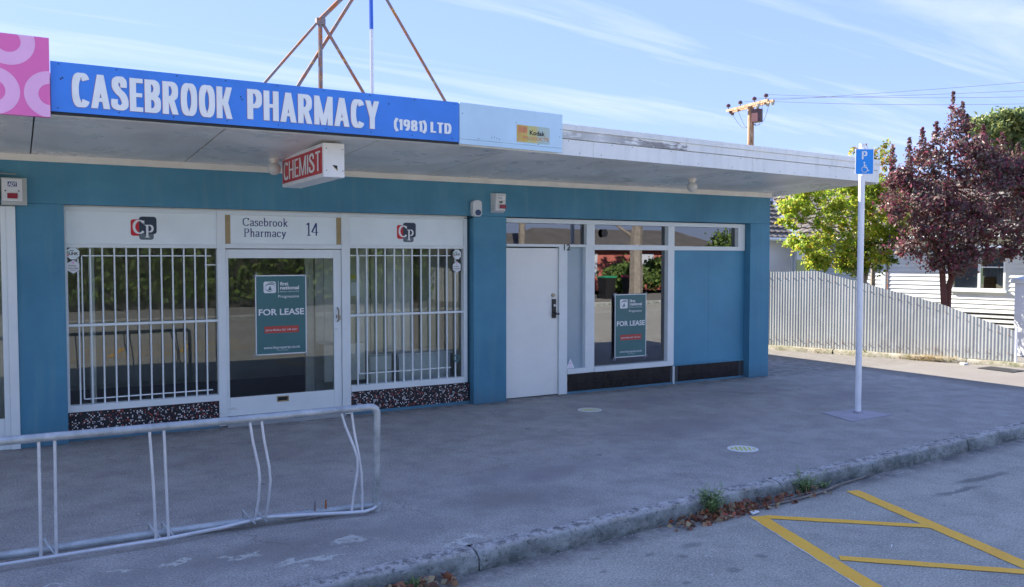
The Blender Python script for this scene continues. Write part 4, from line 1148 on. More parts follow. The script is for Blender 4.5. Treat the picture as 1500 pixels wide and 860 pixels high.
# rooftop mast
RM = empty('sign_mast', (3.4, -0.6, 3.17), 'rusty steel tripod mast with a blue and white central pole on the roof', 'mast')
Y0 = -0.6
AP = (3.397, Y0, 4.967)
def strut(a, b, r, mat='rust', name='strut'): return build(MB().tube([a, b], r, 8), name, mat, RM)
strut((2.30, Y0 - .01, 3.17 + .0), AP, .020)
strut((4.62, Y0 + .01, 3.17), AP, .017)
strut((3.412, Y0, 3.17), (3.408, Y0, 4.339), .021, 'poleW', 'pole'); strut((3.408, Y0, 4.3395), (3.39, Y0, 6.2), .023, 'poleB', 'pole')
strut((2.817, Y0 - .05, 3.17), (2.822, Y0 - .05, 4.36), .024, 'rust', 'post')
strut((1.86, Y0 - .05, 3.17), (2.80, Y0 - .05, 4.33), .015); strut((3.56, Y0 - .02, 3.25), (2.85, Y0 - .05, 4.31), .018)
strut((2.80, Y0 - .05, 4.33), (3.39, Y0 - .03, 4.965), .024)
build(MB().box(2.775, 2.87, Y0 - .08, Y0 - .02, 4.30, 4.36), 'joint_plate', 'rust', RM)
build(MB().ball(AP, .045), 'apex_joint', 'rust', RM)

# ================================================================== THINGS ON THE WALL
# left alarm box
AL = empty('alarm_box', (0.02, 0, 2.36), 'galvanised alarm box with white face, blue badge and red lens, far left', 'alarm box')
build(MB().box(-0.10, 0.112, -0.10, -0.0005, 2.352, 2.612), 'backbox', 'galvbox', AL, bevel=.003)
build(MB().box(-0.092, 0.075, -0.135, -0.1005, 2.385, 2.60), 'face', 'alarmwhite', AL, bevel=.004)
m = MB().box(-.045, .03, -.137, -.1355, 2.525, 2.57); build(m, 'badge', 'navy', AL)
m = MB(); text_mesh(m, 'ADT', -.041, 2.531, .045, -.137, bold=.03, fit=.067, off=.002); build(m, 'lettering', 'purewhite', AL)
build(MB().box(-.05, .035, -.148, -.1355, 2.412, 2.462), 'lens', 'alarmred', AL, bevel=.004)
for x in (-.065, .045): build(MB().box(x - .006, x + .006, -.138, -.1355, 2.478, 2.49), 'screw', 'black', AL)
cb = MB().tube([(-.18, -.03, 2.655), (.03, -.03, 2.65)], .006, 6); tag(build(cb, 'cable', 'galvbox'), 'short grey cable on the beam above the left alarm box', 'cable')
bk = MB().box(-.16, -.115, -.06, -.001, 2.40, 2.68); tag(build(bk, 'conduit_box', 'darkbox'), 'dark conduit housing at the extreme left edge of the beam', 'housing')
# right siren box (tapered)
SR = empty('siren_box', (5.31, 0, 2.43), 'white siren box with red lens on the beam above the number 12 door', 'alarm box')
bt, tp = 2.43, 2.66
m = MB().hexa([(5.215, -.001, bt - .01), (5.405, -.001, bt - .01), (5.385, -.075, bt + .02), (5.245, -.075, bt + .02), (5.215, -.001, tp + .01), (5.405, -.001, tp + .01), (5.385, -.095, tp), (5.245, -.095, tp)])
m.f = [tuple(reversed(f)) for f in m.f]
build(m, 'housing', 'alarmwhite', SR)
build(MB().box(5.262, 5.372, -.0975, -.0955, 2.585, 2.652), 'label', 'purewhite', SR)
m = MB(); text_mesh(m, 'SECURITY', 5.268, 2.632, .016, -.0975, fit=.098); text_mesh(m, 'Action', 5.268, 2.598, .03, -.0975, fit=.06)
for k in range(3): m.box(5.225, 5.226, -.06, -.03, 2.47 + k * .02, 2.475 + k * .02)
build(m, 'lettering', 'black', SR)
build(MB().box(5.30, 5.384, -.108, -.088, 2.475, 2.522), 'lens', 'alarmred', SR, bevel=.004)
build(MB().prismY([(5.29, 2.562), (5.345, 2.565), (5.32, 2.54)], -.097, -.085), 'bracket', 'black', SR)
# motion sensor / siren
PS = empty('motion_sensor', (4.99, 0, 2.36), 'rounded white sensor with blue lens at the top of the middle pier', 'sensor')
m = MB().prismY(rrect(4.925, 5.052, 2.365, 2.57, .045, 6), -.08, -.001); build(m, 'body', 'alarmwhite', PS, bevel=.006)
build(MB().prismY(ngon(4.995, 2.415, .040, .036, 20), -.088, -.0805), 'lens', 'alarmblue', PS)
tag(build(MB().tube([(4.96, -.01, 2.36), (4.93, .05, 2.345), (4.89, .09, 2.35)], .005, 6), 'sensor_cable', 'black'), 'black cable running from the sensor to the white frame', 'cable')

# posters
def poster(x0, x1, z0, z1, y, lab, scale_txt=1.0):
    o = empty('lease_poster', ((x0 + x1) / 2, y, z0), lab, 'poster', 'for lease posters on the glass')
    w = x1 - x0; h = z1 - z0
    build(MB().box(x0, x1, y - .0022, y - .0006, z0, z1), 'border', 'purewhite', o)
    build(MB().box(x0 + .012, x1 - .012, y - .0036, y - .0023, z0 + .012, z1 - .012), 'sheet', 'poster', o)
    Y = y - .0037
    m = MB()
    lx0, lx1, lz0, lz1 = x0 + w * .16, x0 + w * .40, z1 - h * .225, z1 - h * .08
    m.prismY(rrect(lx0, lx1, lz0, lz1, w * .035), Y - .0007, Y)
    m.box(x0 + w * .445, x0 + w * .452, Y - .001, Y, z1 - h * .225, z1 - h * .08)
    text_mesh(m, 'first', x0 + w * .48, z1 - h * .130, h * .062, Y, bold=.03, fit=w * .16)
    text_mesh(m, 'national', x0 + w * .48, z1 - h * .180, h * .062, Y, bold=.03, fit=w * .37)
    text_mesh(m, 'REAL ESTATE', x0 + w * .48, z1 - h * .215, h * .020, Y, fit=w * .37)
    text_mesh(m, 'Progressive', x0 + w * .44, z1 - h * .285, h * .050, Y, bold=.008, fit=w * .41)
    text_mesh(m, 'FOR LEASE', x0 + w * .06, z1 - h * .50, h * .108, Y, bold=.025, fit=w * .89)
    text_mesh(m, 'www.fnproperty.co.nz', x0 + w * .15, z1 - h * .925, h * .048, Y, bold=.01, fit=w * .71)
    text_mesh(m, 'licensed', x0 + w * .42, z1 - h * .952, h * .018, Y, fit=w * .2)
    build(m, 'lettering', 'purewhite', o)
    m = MB(); cx, cz = (lx0 + lx1) / 2, (lz0 + lz1) / 2; rx, rz = (lx1 - lx0) / 2, (lz1 - lz0) / 2
    m.prismY([(cx - rx * .28, cz - rz * .5), (cx + rx * .32, cz - rz * .5), (cx + rx * .05, cz + rz * .30)], Y - .0012, Y)
    def arc(rr, zz, a0, a1, wd, dx=0, dz=0):
        pts = [(cx + dx * rx + rr * rx * cos(radians(a0 + (a1 - a0) * i / 14)), cz + dz * rz + zz * rz * sin(radians(a0 + (a1 - a0) * i / 14))) for i in range(15)]
        for i in range(14):
            a, b = pts[i], pts[i + 1]; k = wd * rx * sin(pi * (i + .5) / 14 + .25) if i < 13 else wd * rx * .3
            m.add([(a[0], Y - .0011, a[1] - k), (b[0], Y - .0011, b[1] - k), (b[0], Y - .0011, b[1] + k), (a[0], Y - .0011, a[1] + k)], [(0, 1, 2, 3)])
    arc(.88, .70, 20, 200, .09, .05, -.12); arc(.72, .62, 190, 330, .07, 0, -.05); arc(1.0, .55, 30, 120, .07, .1, .25)
    build(m, 'logo_mark', 'poster', o)
    r_ = build(MB().box(x0 + w * .17, x0 + w * .84, Y - .0012, Y - .0002, z0 + h * .272, z0 + h * .358), 'phone_strip', 'poster_red', o)
    m = MB(); text_mesh(m, 'James Mullins 021 140 1621', x0 + w * .19, z0 + h * .30, h * .034, Y - .0012, bold=.01, fit=w * .61); build(m, 'lettering', 'purewhite', r_)
    m = MB()
    for cx_, cz_ in ((x0, z0), (x1, z0), (x0, z1), (x1, z1)):
        for k in range(3):
            a = random.uniform(0, pi); l = .03; dx_, dz_ = cos(a) * l, sin(a) * l; px_, pz_ = cx_ + random.uniform(-.012, .012), cz_ + random.uniform(-.012, .012)
            m.add([(px_ - dx_, y - .0042, pz_ - dz_), (px_ + dx_, y - .0042, pz_ + dz_), (px_ + dx_ - dz_ * .2, y - .0042, pz_ + dz_ + dx_ * .2), (px_ - dx_ - dz_ * .2, y - .0042, pz_ - dz_ + dx_ * .2)], [(0, 1, 2, 3)])
    M.setdefault('tape', paint('clear_tape', (.42, .45, .48), .3, 0, bump=0))
    build(m, 'tape', 'tape', o)
poster(2.300, 2.877, 0.762, 1.658, W + .010, 'dark green FOR LEASE poster taped inside the glazed pharmacy door')
poster(7.283, 7.846, 0.440, 1.338, W + .018, 'dark green FOR LEASE poster on the big window beside the boarded bay')

# security stickers
def sticker(kind, cx, cz, lab, grp, r=.062):
    y = W + .017
    o = empty('security_sticker', (cx, y, cz - r), lab, 'sticker', grp)
    if kind == 'oct':
        build(MB().prismY(ngon(cx, cz, r * 1.08, r * 1.12, 8, 22.5), y - .0015, y), 'border', 'darkbox', o)
        build(MB().prismY(ngon(cx, cz, r, r * 1.04, 8, 22.5), y - .0028, y - .0016), 'face', 'panel_white', o)
        m = MB(); text_mesh(m, 'LINK', cx - r * .55, cz - r * .22, r * .62, y - .003, bold=.03, fit=r * 1.3, off=.0006); m.box(cx - r * .5, cx + r * .1, y - .0034, y - .003, cz + r * .38, cz + r * .5); build(m, 'lettering', 'black', o)
        build(MB().box(cx - r * .82, cx - r * .64, y - .0034, y - .003, cz - r * .05, cz + r * .4), 'green_mark', 'binlid_g', o)
        build(MB().box(cx - r * .82, cx - r * .64, y - .0034, y - .003, cz - r * .45, cz - r * .1), 'red_mark', 'logored', o)
    else:
        build(MB().prismY(ngon(cx, cz, r * 1.06, r * 1.18, 6, 30), y - .0015, y), 'border', 'logogrey', o)
        build(MB().prismY(ngon(cx, cz, r, r * 1.12, 6, 30), y - .0028, y - .0016), 'face', 'purewhite', o)
        m = MB(); text_mesh(m, 'Action', cx - r * .72, cz + r * .06, r * .38, y - .003, bold=.01, fit=r * 1.1, off=.0006); text_mesh(m, 'Security', cx - r * .72, cz - r * .34, r * .38, y - .003, bold=.01, fit=r * 1.45, off=.0006); m.box(cx - r * .5, cx + r * .4, y - .0034, y - .003, cz - r * .58, cz - r * .52); build(m, 'lettering', 'black', o)
        build(MB().prismY(ngon(cx, cz + r * .68, r * .2, r * .2, 10), y - .0036, y - .003), 'pink_emblem', 'pinklt', o)
sticker('oct', .505, 1.895, 'octagonal LINK sticker in the top left corner of the left window', 'octagonal stickers')
sticker('hex', .505, 1.762, 'hexagonal Action Security sticker at the left edge of the left window', 'hexagonal stickers')
sticker('oct', 4.807, 1.895, 'octagonal LINK sticker in the top right corner of the right barred window', 'octagonal stickers')
sticker('hex', 4.803, 1.735, 'hexagonal Action Security sticker at the right edge of the right barred window', 'hexagonal stickers')
m = MB()
for k in range(20):
    a, b = 2 * pi * k / 20, 2 * pi * (k + 1) / 20
    m.add([(4.80 + r_ * cos(t_), W + .0165, .585 + r_ * 1.1 * sin(t_)) for r_, t_ in ((.028, a), (.045, a), (.045, b), (.028, b))], [(0, 1, 2, 3)])
m.box(4.785, 4.815, W + .016, W + .0168, .578, .592)
tag(build(m, 'round_sticker', 'poster'), 'round green and white sticker low in the right barred window', 'sticker')
TS = empty('warning_sticker', (6.52, W, .345), 'small white triangular warning sticker at the foot of the narrow window', 'sticker')
build(MB().prismY([(6.462, .346), (6.60, .346), (6.53, .478)], W + .0155, W + .0175), 'face', 'purewhite', TS)
m = MB(); text_mesh(m, 'DGU', 6.493, .358, .03, W + .0152, fit=.07, off=.0004); m.prismY([(6.512, .40), (6.55, .40), (6.531, .44)], W + .0145, W + .0152); build(m, 'lettering', 'pinklt', TS)

# ================================================================== PAVEMENT THINGS
# floor discs with yellow stripes of print
def disc(cx, cy, rot, lab):
    o = empty('floor_disc', (cx, cy, 0), lab, 'floor sticker', 'round white floor stickers')
    r = .148
    build(MB().prism(ngon(cx, cy, r, r, 40), 0.002, 0.005), 'disc', 'discwhite', o)
    m = MB(); ca, sa = cos(rot), sin(rot)
    for k in range(6):
        u = (k - 2.5) * .042; hl = sqrt(max(0, (r * .78) ** 2 - u * u)) * .75
        q = [(u - .011, -hl), (u + .011, -hl), (u + .011, hl), (u - .011, hl)]
        m.add([(cx + a * ca - b * sa, cy + a * sa + b * ca, .0056) for a, b in q], [(0, 1, 2, 3)])
        if k < 3:
            for bb in (-.6, 0, .6):
                q = [(u + .011, bb * hl - .006), (u + .022, bb * hl - .006), (u + .022, bb * hl + .006), (u + .011, bb * hl + .006)]
                m.add([(cx + a * ca - b * sa, cy + a * sa + b * ca, .0056) for a, b in q], [(0, 1, 2, 3)])
    build(m, 'yellow_print', 'discyellow', o)
disc(6.005, -1.062, radians(-20), 'round white floor sticker with yellow stripes close to the pale door')
disc(6.055, -3.541, radians(-35), 'round white floor sticker with yellow print nearer the kerb')

# parking sign
PK = empty('parking_sign', (8.64, -2.845, 0), 'blue disabled parking sign on a tall white post', 'street sign')
build(MB().tube([(8.64, -2.845, 0.006), (8.64, -2.845, 3.19)], .036, 16), 'post', 'polewhite', PK)
build(MB().tube([(8.64, -2.845, 0.005), (8.64, -2.845, .03)], .05, 16), 'base_collar', 'patch', PK)
build(MB().prism([(8.288, -2.605), (8.85, -2.66), (8.92, -3.12), (8.137, -3.157)], 0.001, 0.007), 'concrete_patch', 'patch', PK)
# plate faces the camera side
ax = Vector((.864, -.503, 0)); nrm = Vector((-.503, -.864, 0)); ctr = Vector((8.652, -2.847, 0)) + nrm * .045
def PP(u, z, o): p = ctr + ax * u + nrm * o; return (p.x, p.y, z)
def pbox(poly, o0, o1, name, mat, par):
    n = len(poly); m = MB().add([PP(u, z, o1) for u, z in poly] + [PP(u, z, o0) for u, z in poly], [tuple(range(n)), tuple(range(n, 2 * n))[::-1]] + [((i + 1) % n, i, n + i, n + (i + 1) % n) for i in range(n)])
    return build(m, name, mat, par)
pl2 = pbox(rrect(-.109, .109, 2.827, 3.130, .01), 0, .004, 'sign_plate', 'polewhite', PK)
pbox(rrect(-.100, .100, 2.836, 3.121, .008), .0041, .005, 'blue_face', 'psign', pl2)
m = MB(); letter_mesh(m, 'P', -.034, .030, 3.005, .095, 0, .16, .14, .07, place=lambda a, b, o: PP(a, b, .006)); build(m, 'letter_p', 'purewhite', pl2)
m = MB()
def pst(pts, w, o):
    for i in range(len(pts) - 1):
        a = Vector(pts[i]); b = Vector(pts[i + 1]); d = (b - a).normalized(); n_ = Vector((-d.y, d.x)) * w / 2; a = a - d * w * .3; b = b + d * w * .3
        m.add([PP(a.x + n_.x, a.y + n_.y, o), PP(a.x - n_.x, a.y - n_.y, o), PP(b.x - n_.x, b.y - n_.y, o), PP(b.x + n_.x, b.y + n_.y, o)], [(0, 1, 2, 3)])
m.add([PP(-.004 + .010 * cos(2 * pi * k / 12), 2.966 + .010 * sin(2 * pi * k / 12), .0062) for k in range(12)], [tuple(range(12))])
pst([(-.004, 2.952), (-.001, 2.912), (.024, 2.912)], .011, .0060); pst([(-.002, 2.932), (.02, 2.932)], .008, .0064)
pst([(.024, 2.912), (.038, 2.872), (.050, 2.876)], .011, .0066)
pst([(.001 + .033 * cos(radians(a)), 2.888 + .035 * sin(radians(a))) for a in range(115, 345, 12)], .009, .0068)
build(m, 'wheelchair_symbol', 'purewhite', pl2)
for z in (2.9, 3.06): pbox([(-.04, z - .012), (.04, z - .012), (.04, z + .012), (-.04, z + .012)], -.09, -.001, 'bracket', 'galvbox', PK)

# bike rack
BR = empty('bike_rack', (0.8, -3.65, 0), 'galvanised tube bicycle rack with bent thin rods on the pavement', 'bike rack')
RY = -3.68
m = MB(); arc_ = [(2.20 + .052 * sin(radians(a)), RY, .720 + .052 * cos(radians(a))) for a in range(0, 91, 15)]
m.tube([(-1.3, RY, .775), (0, RY, .772), (1.1, RY, .768), (2.195, RY, .772)] + arc_[1:] + [(2.251, RY + .01, .4), (2.247, RY + .03, .03)], .026, 14)
build(m, 'top_tube', 'galv', BR)
m = MB().tube([(-1.3, RY + .17, .045), (0.75, RY + .13, .045), (1.5, RY + .09, .043), (2.28, RY + .03, .040)], .027, 12); build(m, 'base_tube', 'galv', BR)
m = MB().tube([(-1.3, RY - .02, .040), (-.1, RY - .01, .040), (.80, RY, .040), (1.15, RY + .035, .045), (1.45, RY + .07, .062), (1.75, RY + .03, .045), (2.0, RY - .03, .035), (2.13, RY - .05, .030), (2.2, RY - .03, .033), (2.26, RY + .02, .04)], .0125, 10); build(m, 'front_rod', 'rackpaint', BR)
def rod(pts): build(MB().tube([(p[0], RY + p[2] if len(p) > 2 else RY, p[1]) for p in pts], .0092, 8), 'slot_rod', 'rackpaint', BR)
rod([(.100, .752), (.100, .4), (.098, .045)]); rod([(.185, .752), (.183, .4), (.180, .045)])
rod([(.717, .752), (.735, .4), (.745, .045)]); rod([(.803, .752), (.812, .4), (.820, .045)])
rod([(-.52, .752), (-.53, .045)]); rod([(-.44, .752), (-.44, .045)]); rod([(-1.15, .752), (-1.15, .045)])
rod([(1.344, .75), (1.36, .62, -.01), (1.392, .44, -.03), (1.398, .36, -.03), (1.395, .22, -.01), (1.385, .075, .05)])
rod([(1.422, .75), (1.435, .62, -.01), (1.462, .44, -.03), (1.470, .34, -.03), (1.462, .2, -.01), (1.455, .068, .05)])
rod([(1.983, .75), (2.01, .65, -.01), (2.065, .50, -.03), (2.086, .42, -.04), (2.086, .33, -.04), (2.062, .17, -.03), (2.043, .038, -.03)])
rod([(2.059, .75), (2.075, .60, -.01), (2.098, .45, -.03), (2.116, .30, -.04), (2.12, .17, -.04), (2.118, .036, -.04)])
for x in (.12, .72, .80, 1.32, 1.40, 1.80, 1.88):
    o_ = .0 if x < 1.7 else .0
    build(MB().tube([(x, RY + .13, .045), (x, RY + .13, .115), (x + .055, RY + .01, .045)] if x < 1.7 else [(x, RY + .05, .045), (x, RY + .05, .125)], .007, 6), 'wheel_stop', 'galv' if x < 1.7 else 'rust', BR)
m = MB().tube([(2.248, RY + .03, -.0), (2.248, RY + .03, .055)], .038, 14); build(m, 'foot', 'galv', BR)

# litter & weeds -------------------------------------------------------
def leaf_cloud(n, fn, size, aspect=1.8, flat=0.0):
    """n little leaves; fn(i) -> centre"""
    m = MB()
    for i in range(n):
        c = Vector(fn(i)); s = size * random.uniform(.6, 1.3)
        d = Vector((random.gauss(0, 1), random.gauss(0, 1), random.gauss(0, 1) * (1 - flat))).normalized()
        e = d.cross(Vector((random.gauss(0, 1), random.gauss(0, 1), random.gauss(0, 1)))).normalized()
        if flat > .5: e = Vector((0, 0, 1)).cross(d).normalized() + Vector((0, 0, random.uniform(-.3, .3)))
        a = d * s * aspect / 2; b = e * s / 2; up = Vector((0, 0, s * .15))
        m.add([c - a, c - a * .1 + b + up, c + a, c - a * .1 - b + up], [(0, 1, 2), (0, 2, 3)])
    return m
def litter(i):
    x = random.choice([random.gauss(4.55, .22), random.uniform(4.15, 5.9), random.gauss(5.0, .3)])
    k = random.random() ** 1.6
    return (x, KY(x) - .015 - k * .17, -.124 + random.random() * .045 * (1 - k))
tag(build(leaf_cloud(400, litter, .034, 1.7, .4), 'leaf_litter', 'deadleaf'), 'red brown dead leaves gathered in the gutter', 'leaf litter', kind='stuff')
tag(build(leaf_cloud(60, lambda i: (random.gauss(2.05, .14), KY(2.05) - .03 - random.random() * .12, -.11 + random.random() * .03), .04, 1.8, .4), 'leaf_litter', 'deadleaf'), 'few dead leaves in the gutter at the bottom of the picture', 'leaf litter', kind='stuff')
def weed(x, y, z, h, n, spread, lab, blade=False, mat='weed'):
    o = empty('weed', (x, y, z), lab, 'weed')
    st = MB(); lf = MB()
    for k in range(n):
        a = random.uniform(0, 2 * pi); l = h * random.uniform(.45, 1.0); sp = spread * random.uniform(.2, 1)
        p0 = Vector((x + random.gauss(0, spread * .18), y + random.gauss(0, spread * .1), z)); p1 = p0 + Vector((cos(a) * sp * .45, sin(a) * sp * .45, l * .6)); p2 = p0 + Vector((cos(a) * sp, sin(a) * sp, l * random.uniform(.65, 1)))
        if blade:
            sd = Vector((-sin(a), cos(a), 0)) * .006
            lf.add([p0 - sd, p0 + sd, p1 + sd, p1 - sd, p2], [(0, 1, 2, 3), (3, 2, 4)])
        else:
            st.tube([p0, p1, p2], [.0028, .002, .001], 4)
            for q in range(7):
                t = .25 + .75 * q / 6; c = p0.lerp(p1, min(1, t * 2)) if t < .5 else p1.lerp(p2, t * 2 - 1)
                b = random.uniform(0, 2 * pi); d = Vector((cos(b), sin(b), random.uniform(-.1, .6))).normalized() * random.uniform(.02, .045); e = d.cross(Vector((0, 0, 1))).normalized() * .007
                lf.add([c, c + d * .5 + e, c + d, c + d * .5 - e], [(0, 1, 2, 3)])
    if st.v: build(st, 'stems', mat, o)
    build(lf, 'leaves', mat, o)
weed(4.58, KY(4.58) - .02, -.12, .25, 60, .13, 'bushy green weed growing from the gutter in front of the kerb')
weed(5.72, KY(5.72) - .015, -.12, .18, 50, .19, 'low green weed with loose stems beside the stick in the gutter')
weed(5.98, KY(5.98) - .03, -.12, .07, 14, .10, 'small leafy weed just right of the low gutter weed', True)
weed(2.02, KY(2.02) - .03, -.12, .10, 42, .13, 'tuft of grass blades in the gutter at the bottom of the picture', True)
tag(build(MB().tube([(5.1, KY(5.1) - .13, -.118), (5.5, KY(5.5) - .15, -.115), (5.85, KY(5.85) - .13, -.112), (6.2, KY(6.2) - .07, -.11), (6.5, KY(6.5) - .045, -.115), (6.72, KY(6.72) - .02, -.11)], [.006, .009, .009, .008, .007, .005], 7), 'fallen_stick', 'barkgrey'), 'long pale curved stick lying in the gutter beside the weeds', 'stick')
tag(build(MB().tube([(5.25, KY(5.25) - .10, -.115), (5.6, KY(5.6) - .09, -.11), (5.8, KY(5.8) - .12, -.105)], [.004, .006, .004], 6), 'fallen_stick', 'barkgrey'), 'short thin stick tangled in the leaves in the gutter', 'stick')
m = MB().prism([(4.86, -4.83), (4.95, -4.81), (4.96, -4.77), (4.88, -4.775)], -.122, -.112); tag(build(m, 'litter_scrap', 'purewhite'), 'white scrap of litter among the gutter leaves', 'litter')
m = MB().prism([(5.14, -5.83), (5.19, -5.80), (5.20, -5.79), (5.15, -5.815)], -.1275, -.124); tag(build(m, 'paper_scrap', 'purewhite'), 'tiny white scrap on the road inside the yellow bay', 'litter')
gs = MB()
for i in range(260):
    x = random.uniform(-.2, 9.5); y = KY(x) - abs(random.gauss(0, .07)) - .01; s = random.uniform(.002, .006)
    if random.random() < .4: x = random.uniform(1, 9.5); y = random.uniform(-7, KY(x) - .1)
    gs.add([(x - s, y - s * .7, -.130), (x + s, y - s, -.130), (x + s * .8, y + s, -.130), (x - s, y + s, -.130), (x, y, -.130 + s * 1.1)], [(0, 1, 4), (1, 2, 4), (2, 3, 4), (3, 0, 4)])
tag(build(gs, 'loose_grit', 'cladding'), 'loose stone grit on the road and gutter', 'grit', kind='stuff')

# ================================================================== FENCE ON THE SIDE STREET
FA = Vector((13.253, 2.825, 0)); FD = Vector((14.729 - 13.253, -1.254 - 2.825, 0)).normalized(); FN = Vector((-FD.y, FD.x, 0))
if FN.x > 0: FN = -FN           # towards the street
FE = empty('corrugated_fence', (13.99, .78, 0), 'grey corrugated iron fence stepping down in height toward the right', 'fence')
tops = [(-9, 1.60), (.30, 1.573), (.66, 1.593), (.92, 1.596), (1.70, 1.409), (2.26, 1.266), (3.24, 1.008), (3.96, .737), (4.33, .615)]
def topz(s): return float(np.interp(s, [a for a, b in tops], [b for a, b in tops]))
S0, S1 = -8.0, 4.33
edges = [S0] + [-8 + .78 * i for i in range(1, 16)] ; edges = [e for e in edges if e < S1 - .3] + [S1]
for a, b in zip(edges[:-1], edges[1:]):
    m = MB(); pitch = .055; n = int((b - a) / pitch * 6)
    off = random.uniform(0, .006)
    for i in range(n + 1):
        s = a + (b + .01 - a) * i / n; d = .0019 * sin(2 * pi * s / pitch) + off
        p = FA + FD * s + FN * d; zt = topz(s)
        m.v += [(p.x, p.y, .085), (p.x, p.y, zt)]
    m.f = [(2 * i, 2 * i + 2, 2 * i + 3, 2 * i + 1) for i in range(n)]; m.smooth = True
    build(m, 'iron_sheet', 'corr', FE)
nm_ = MB()
for s in np.arange(-4, 4.3, .165):
    zt = topz(float(s))
    for z in (.22, zt - .12):
        p = FA + FD * float(s) + FN * .006; nm_.box(p.x - .007, p.x + .007, p.y - .007, p.y + .007, z - .007, z + .007)
build(nm_, 'nail_heads', 'rust', FE, kind='stuff')
for s in (-4, -2, 0.1, 2.0, 4.30):
    p = FA + FD * s - FN * .05; zt = topz(s) - .03
    build(MB().box(p.x - .035, p.x + .035, p.y - .035, p.y + .035, 0, zt), 'fence_post', 'barkgrey' if s < 4 else 'polewhite', FE)
p = FA + FD * 4.37 + FN * .0; build(MB().tube([(p.x, p.y, 0), (p.x, p.y, .66)], .018, 8), 'end_post', 'polewhite', FE)
# low concrete footing in three lengths with irregular moss
def along(s, o, z): p = FA + FD * s + FN * o; return (p.x, p.y, z)
FK = empty('footing_kerb', (13.9, .9, 0), kind='structure')
for a, b in ((-8, 1.3), (1.32, 3.62), (3.64, 5.2)):
    m = MB(); n = int((b - a) / .12); pr = 6
    for i in range(n + 1):
        s = a + (b - a) * i / n; w = random.uniform(-.008, .008); t = .085 if s < 3.6 else .075
        m.v += [along(s, .15 + w, -.01), along(s, .135 + w, t * .6 + w), along(s, .10 + w, t + w * .5), along(s, .03, t + w * .4), along(s, -.06, t), along(s, -.08, -.01)]
    for i in range(n):
        for k in range(pr - 1):
            q = i * pr + k; m.f.append((q, q + 1, q + pr + 1, q + pr))
    m.f.append(tuple(range(pr))); m.f.append(tuple(n * pr + k for k in range(pr)))
    m.smooth = True; build(m, 'footing_length', 'mossy', FK)
def dry_tuft(s, w, n, h, lab):
    m = MB()
    for i in range(n):
        c = Vector(along(s + random.gauss(0, w), random.uniform(.08, .2), random.uniform(0.0, .09)))
        a = random.uniform(0, 2 * pi); l = h * random.uniform(.4, 1.2); t = c + Vector((cos(a) * l, sin(a) * l, random.uniform(-.2, .7) * l)); t.z = max(t.z, .006)
        sd = Vector((-sin(a), cos(a), 0)) * .004
        m.add([c - sd, c + sd, t], [(0, 1, 2)])
    tag(build(m, 'dry_grass_tuft', 'straw'), lab, 'dry grass')
dry_tuft(3.0, .22, 520, .16, 'straw coloured dry grass tuft at the fence foot, right of the post')
dry_tuft(1.0, .10, 60, .10, 'sparse dry grass at the fence foot left of the sign post')
weed(*along(1.9, .10, .08), .05, 12, .04, 'tiny green weed in the crack of the fence footing', True)
m = MB(); a_ = Vector(along(3.62, .3, 0)); m.prism([(a_.x - .06, a_.y - .05), (a_.x + .05, a_.y - .06), (a_.x + .02, a_.y + .07)], .002, .03); tag(build(m, 'paper_litter', 'purewhite'), 'crumpled white litter at the foot of the fence', 'litter')

# ================================================================== HOUSE BEHIND
HC = Vector((20.6, 8.83, 0)); HD = Vector((.178, -.984, 0)).normalized(); HX = Vector((-.984, -.178, 0)).normalized()   # HX: outward of right wing wall
H = empty('weatherboard_house', (21.5, 4, 0), 'white weatherboard house with brown tiled roof behind the fence', 'house')
def hp(s, o, z): p = HC + HD * s + HX * o; return (p.x, p.y, z)
EAV = 2.40
def board_wall(org, d, n_, L, z0, z1, holes, name='weatherboard_wall'):
    """lapped boards; holes = (s0, s1, z0, z1)"""
    m = MB(); bh = .115; k = 0; z = z0
    while z < z1 - .01:
        zt = min(z + bh, z1)
        cuts = [(0, L)]
        for h in holes:
            if zt > h[2] + .001 and z < h[3] - .001:
                nc = []
                for a, b in cuts:
                    if h[0] > a: nc.append((a, min(b, h[0])))
                    if h[1] < b: nc.append((max(a, h[1]), b))
                cuts = [c for c in nc if c[1] - c[0] > .01]
        for a, b in cuts:
            P = [org + d * a, org + d * b]
            v = []
            for p_, oo, zz_ in ((P[0], .030, z), (P[1], .030, z), (P[1], .004, zt + .02), (P[0], .004, zt + .02), (P[0], .0, z), (P[1], .0, z)):
                q = p_ + n_ * oo; v.append((q.x, q.y, zz_))
            m.add(v, [(0, 1, 2, 3), (4, 5, 1, 0)])
        z = zt
    return build(m, name, 'wboard', H)
holes = [(.10, .70, 1.30, 2.20), (4.72, 6.05, 1.02, 2.12)]
board_wall(HC, HD, HX, 11.0, .44, EAV, holes)
board_wall(HC, HX, -HD * -1 if False else HD, 8.0, .44, EAV, [])
build(MB().add([hp(0, -.02, 0), hp(11, -.02, 0), hp(11, -.02, .45), hp(0, -.02, .45)], [(0, 1, 2, 3)]), 'base_boards', 'darkvoid', H)
m = MB()
for k in range(3): m.add([hp(4.5, .0, .08 + k * .12), hp(11, .0, .08 + k * .12), hp(11, .0, .15 + k * .12), hp(4.5, .0, .15 + k * .12)], [(0, 1, 2, 3)])
build(m, 'base_slats', 'wboard', H)
def hbox(s0, s1, o0, o1, z0, z1, name, mat, par=None):
    return build(MB().hexa([hp(s0, o0, z0), hp(s1, o0, z0), hp(s1, o1, z0), hp(s0, o1, z0), hp(s0, o0, z1), hp(s1, o0, z1), hp(s1, o1, z1), hp(s0, o1, z1)]), name, mat, par or H)
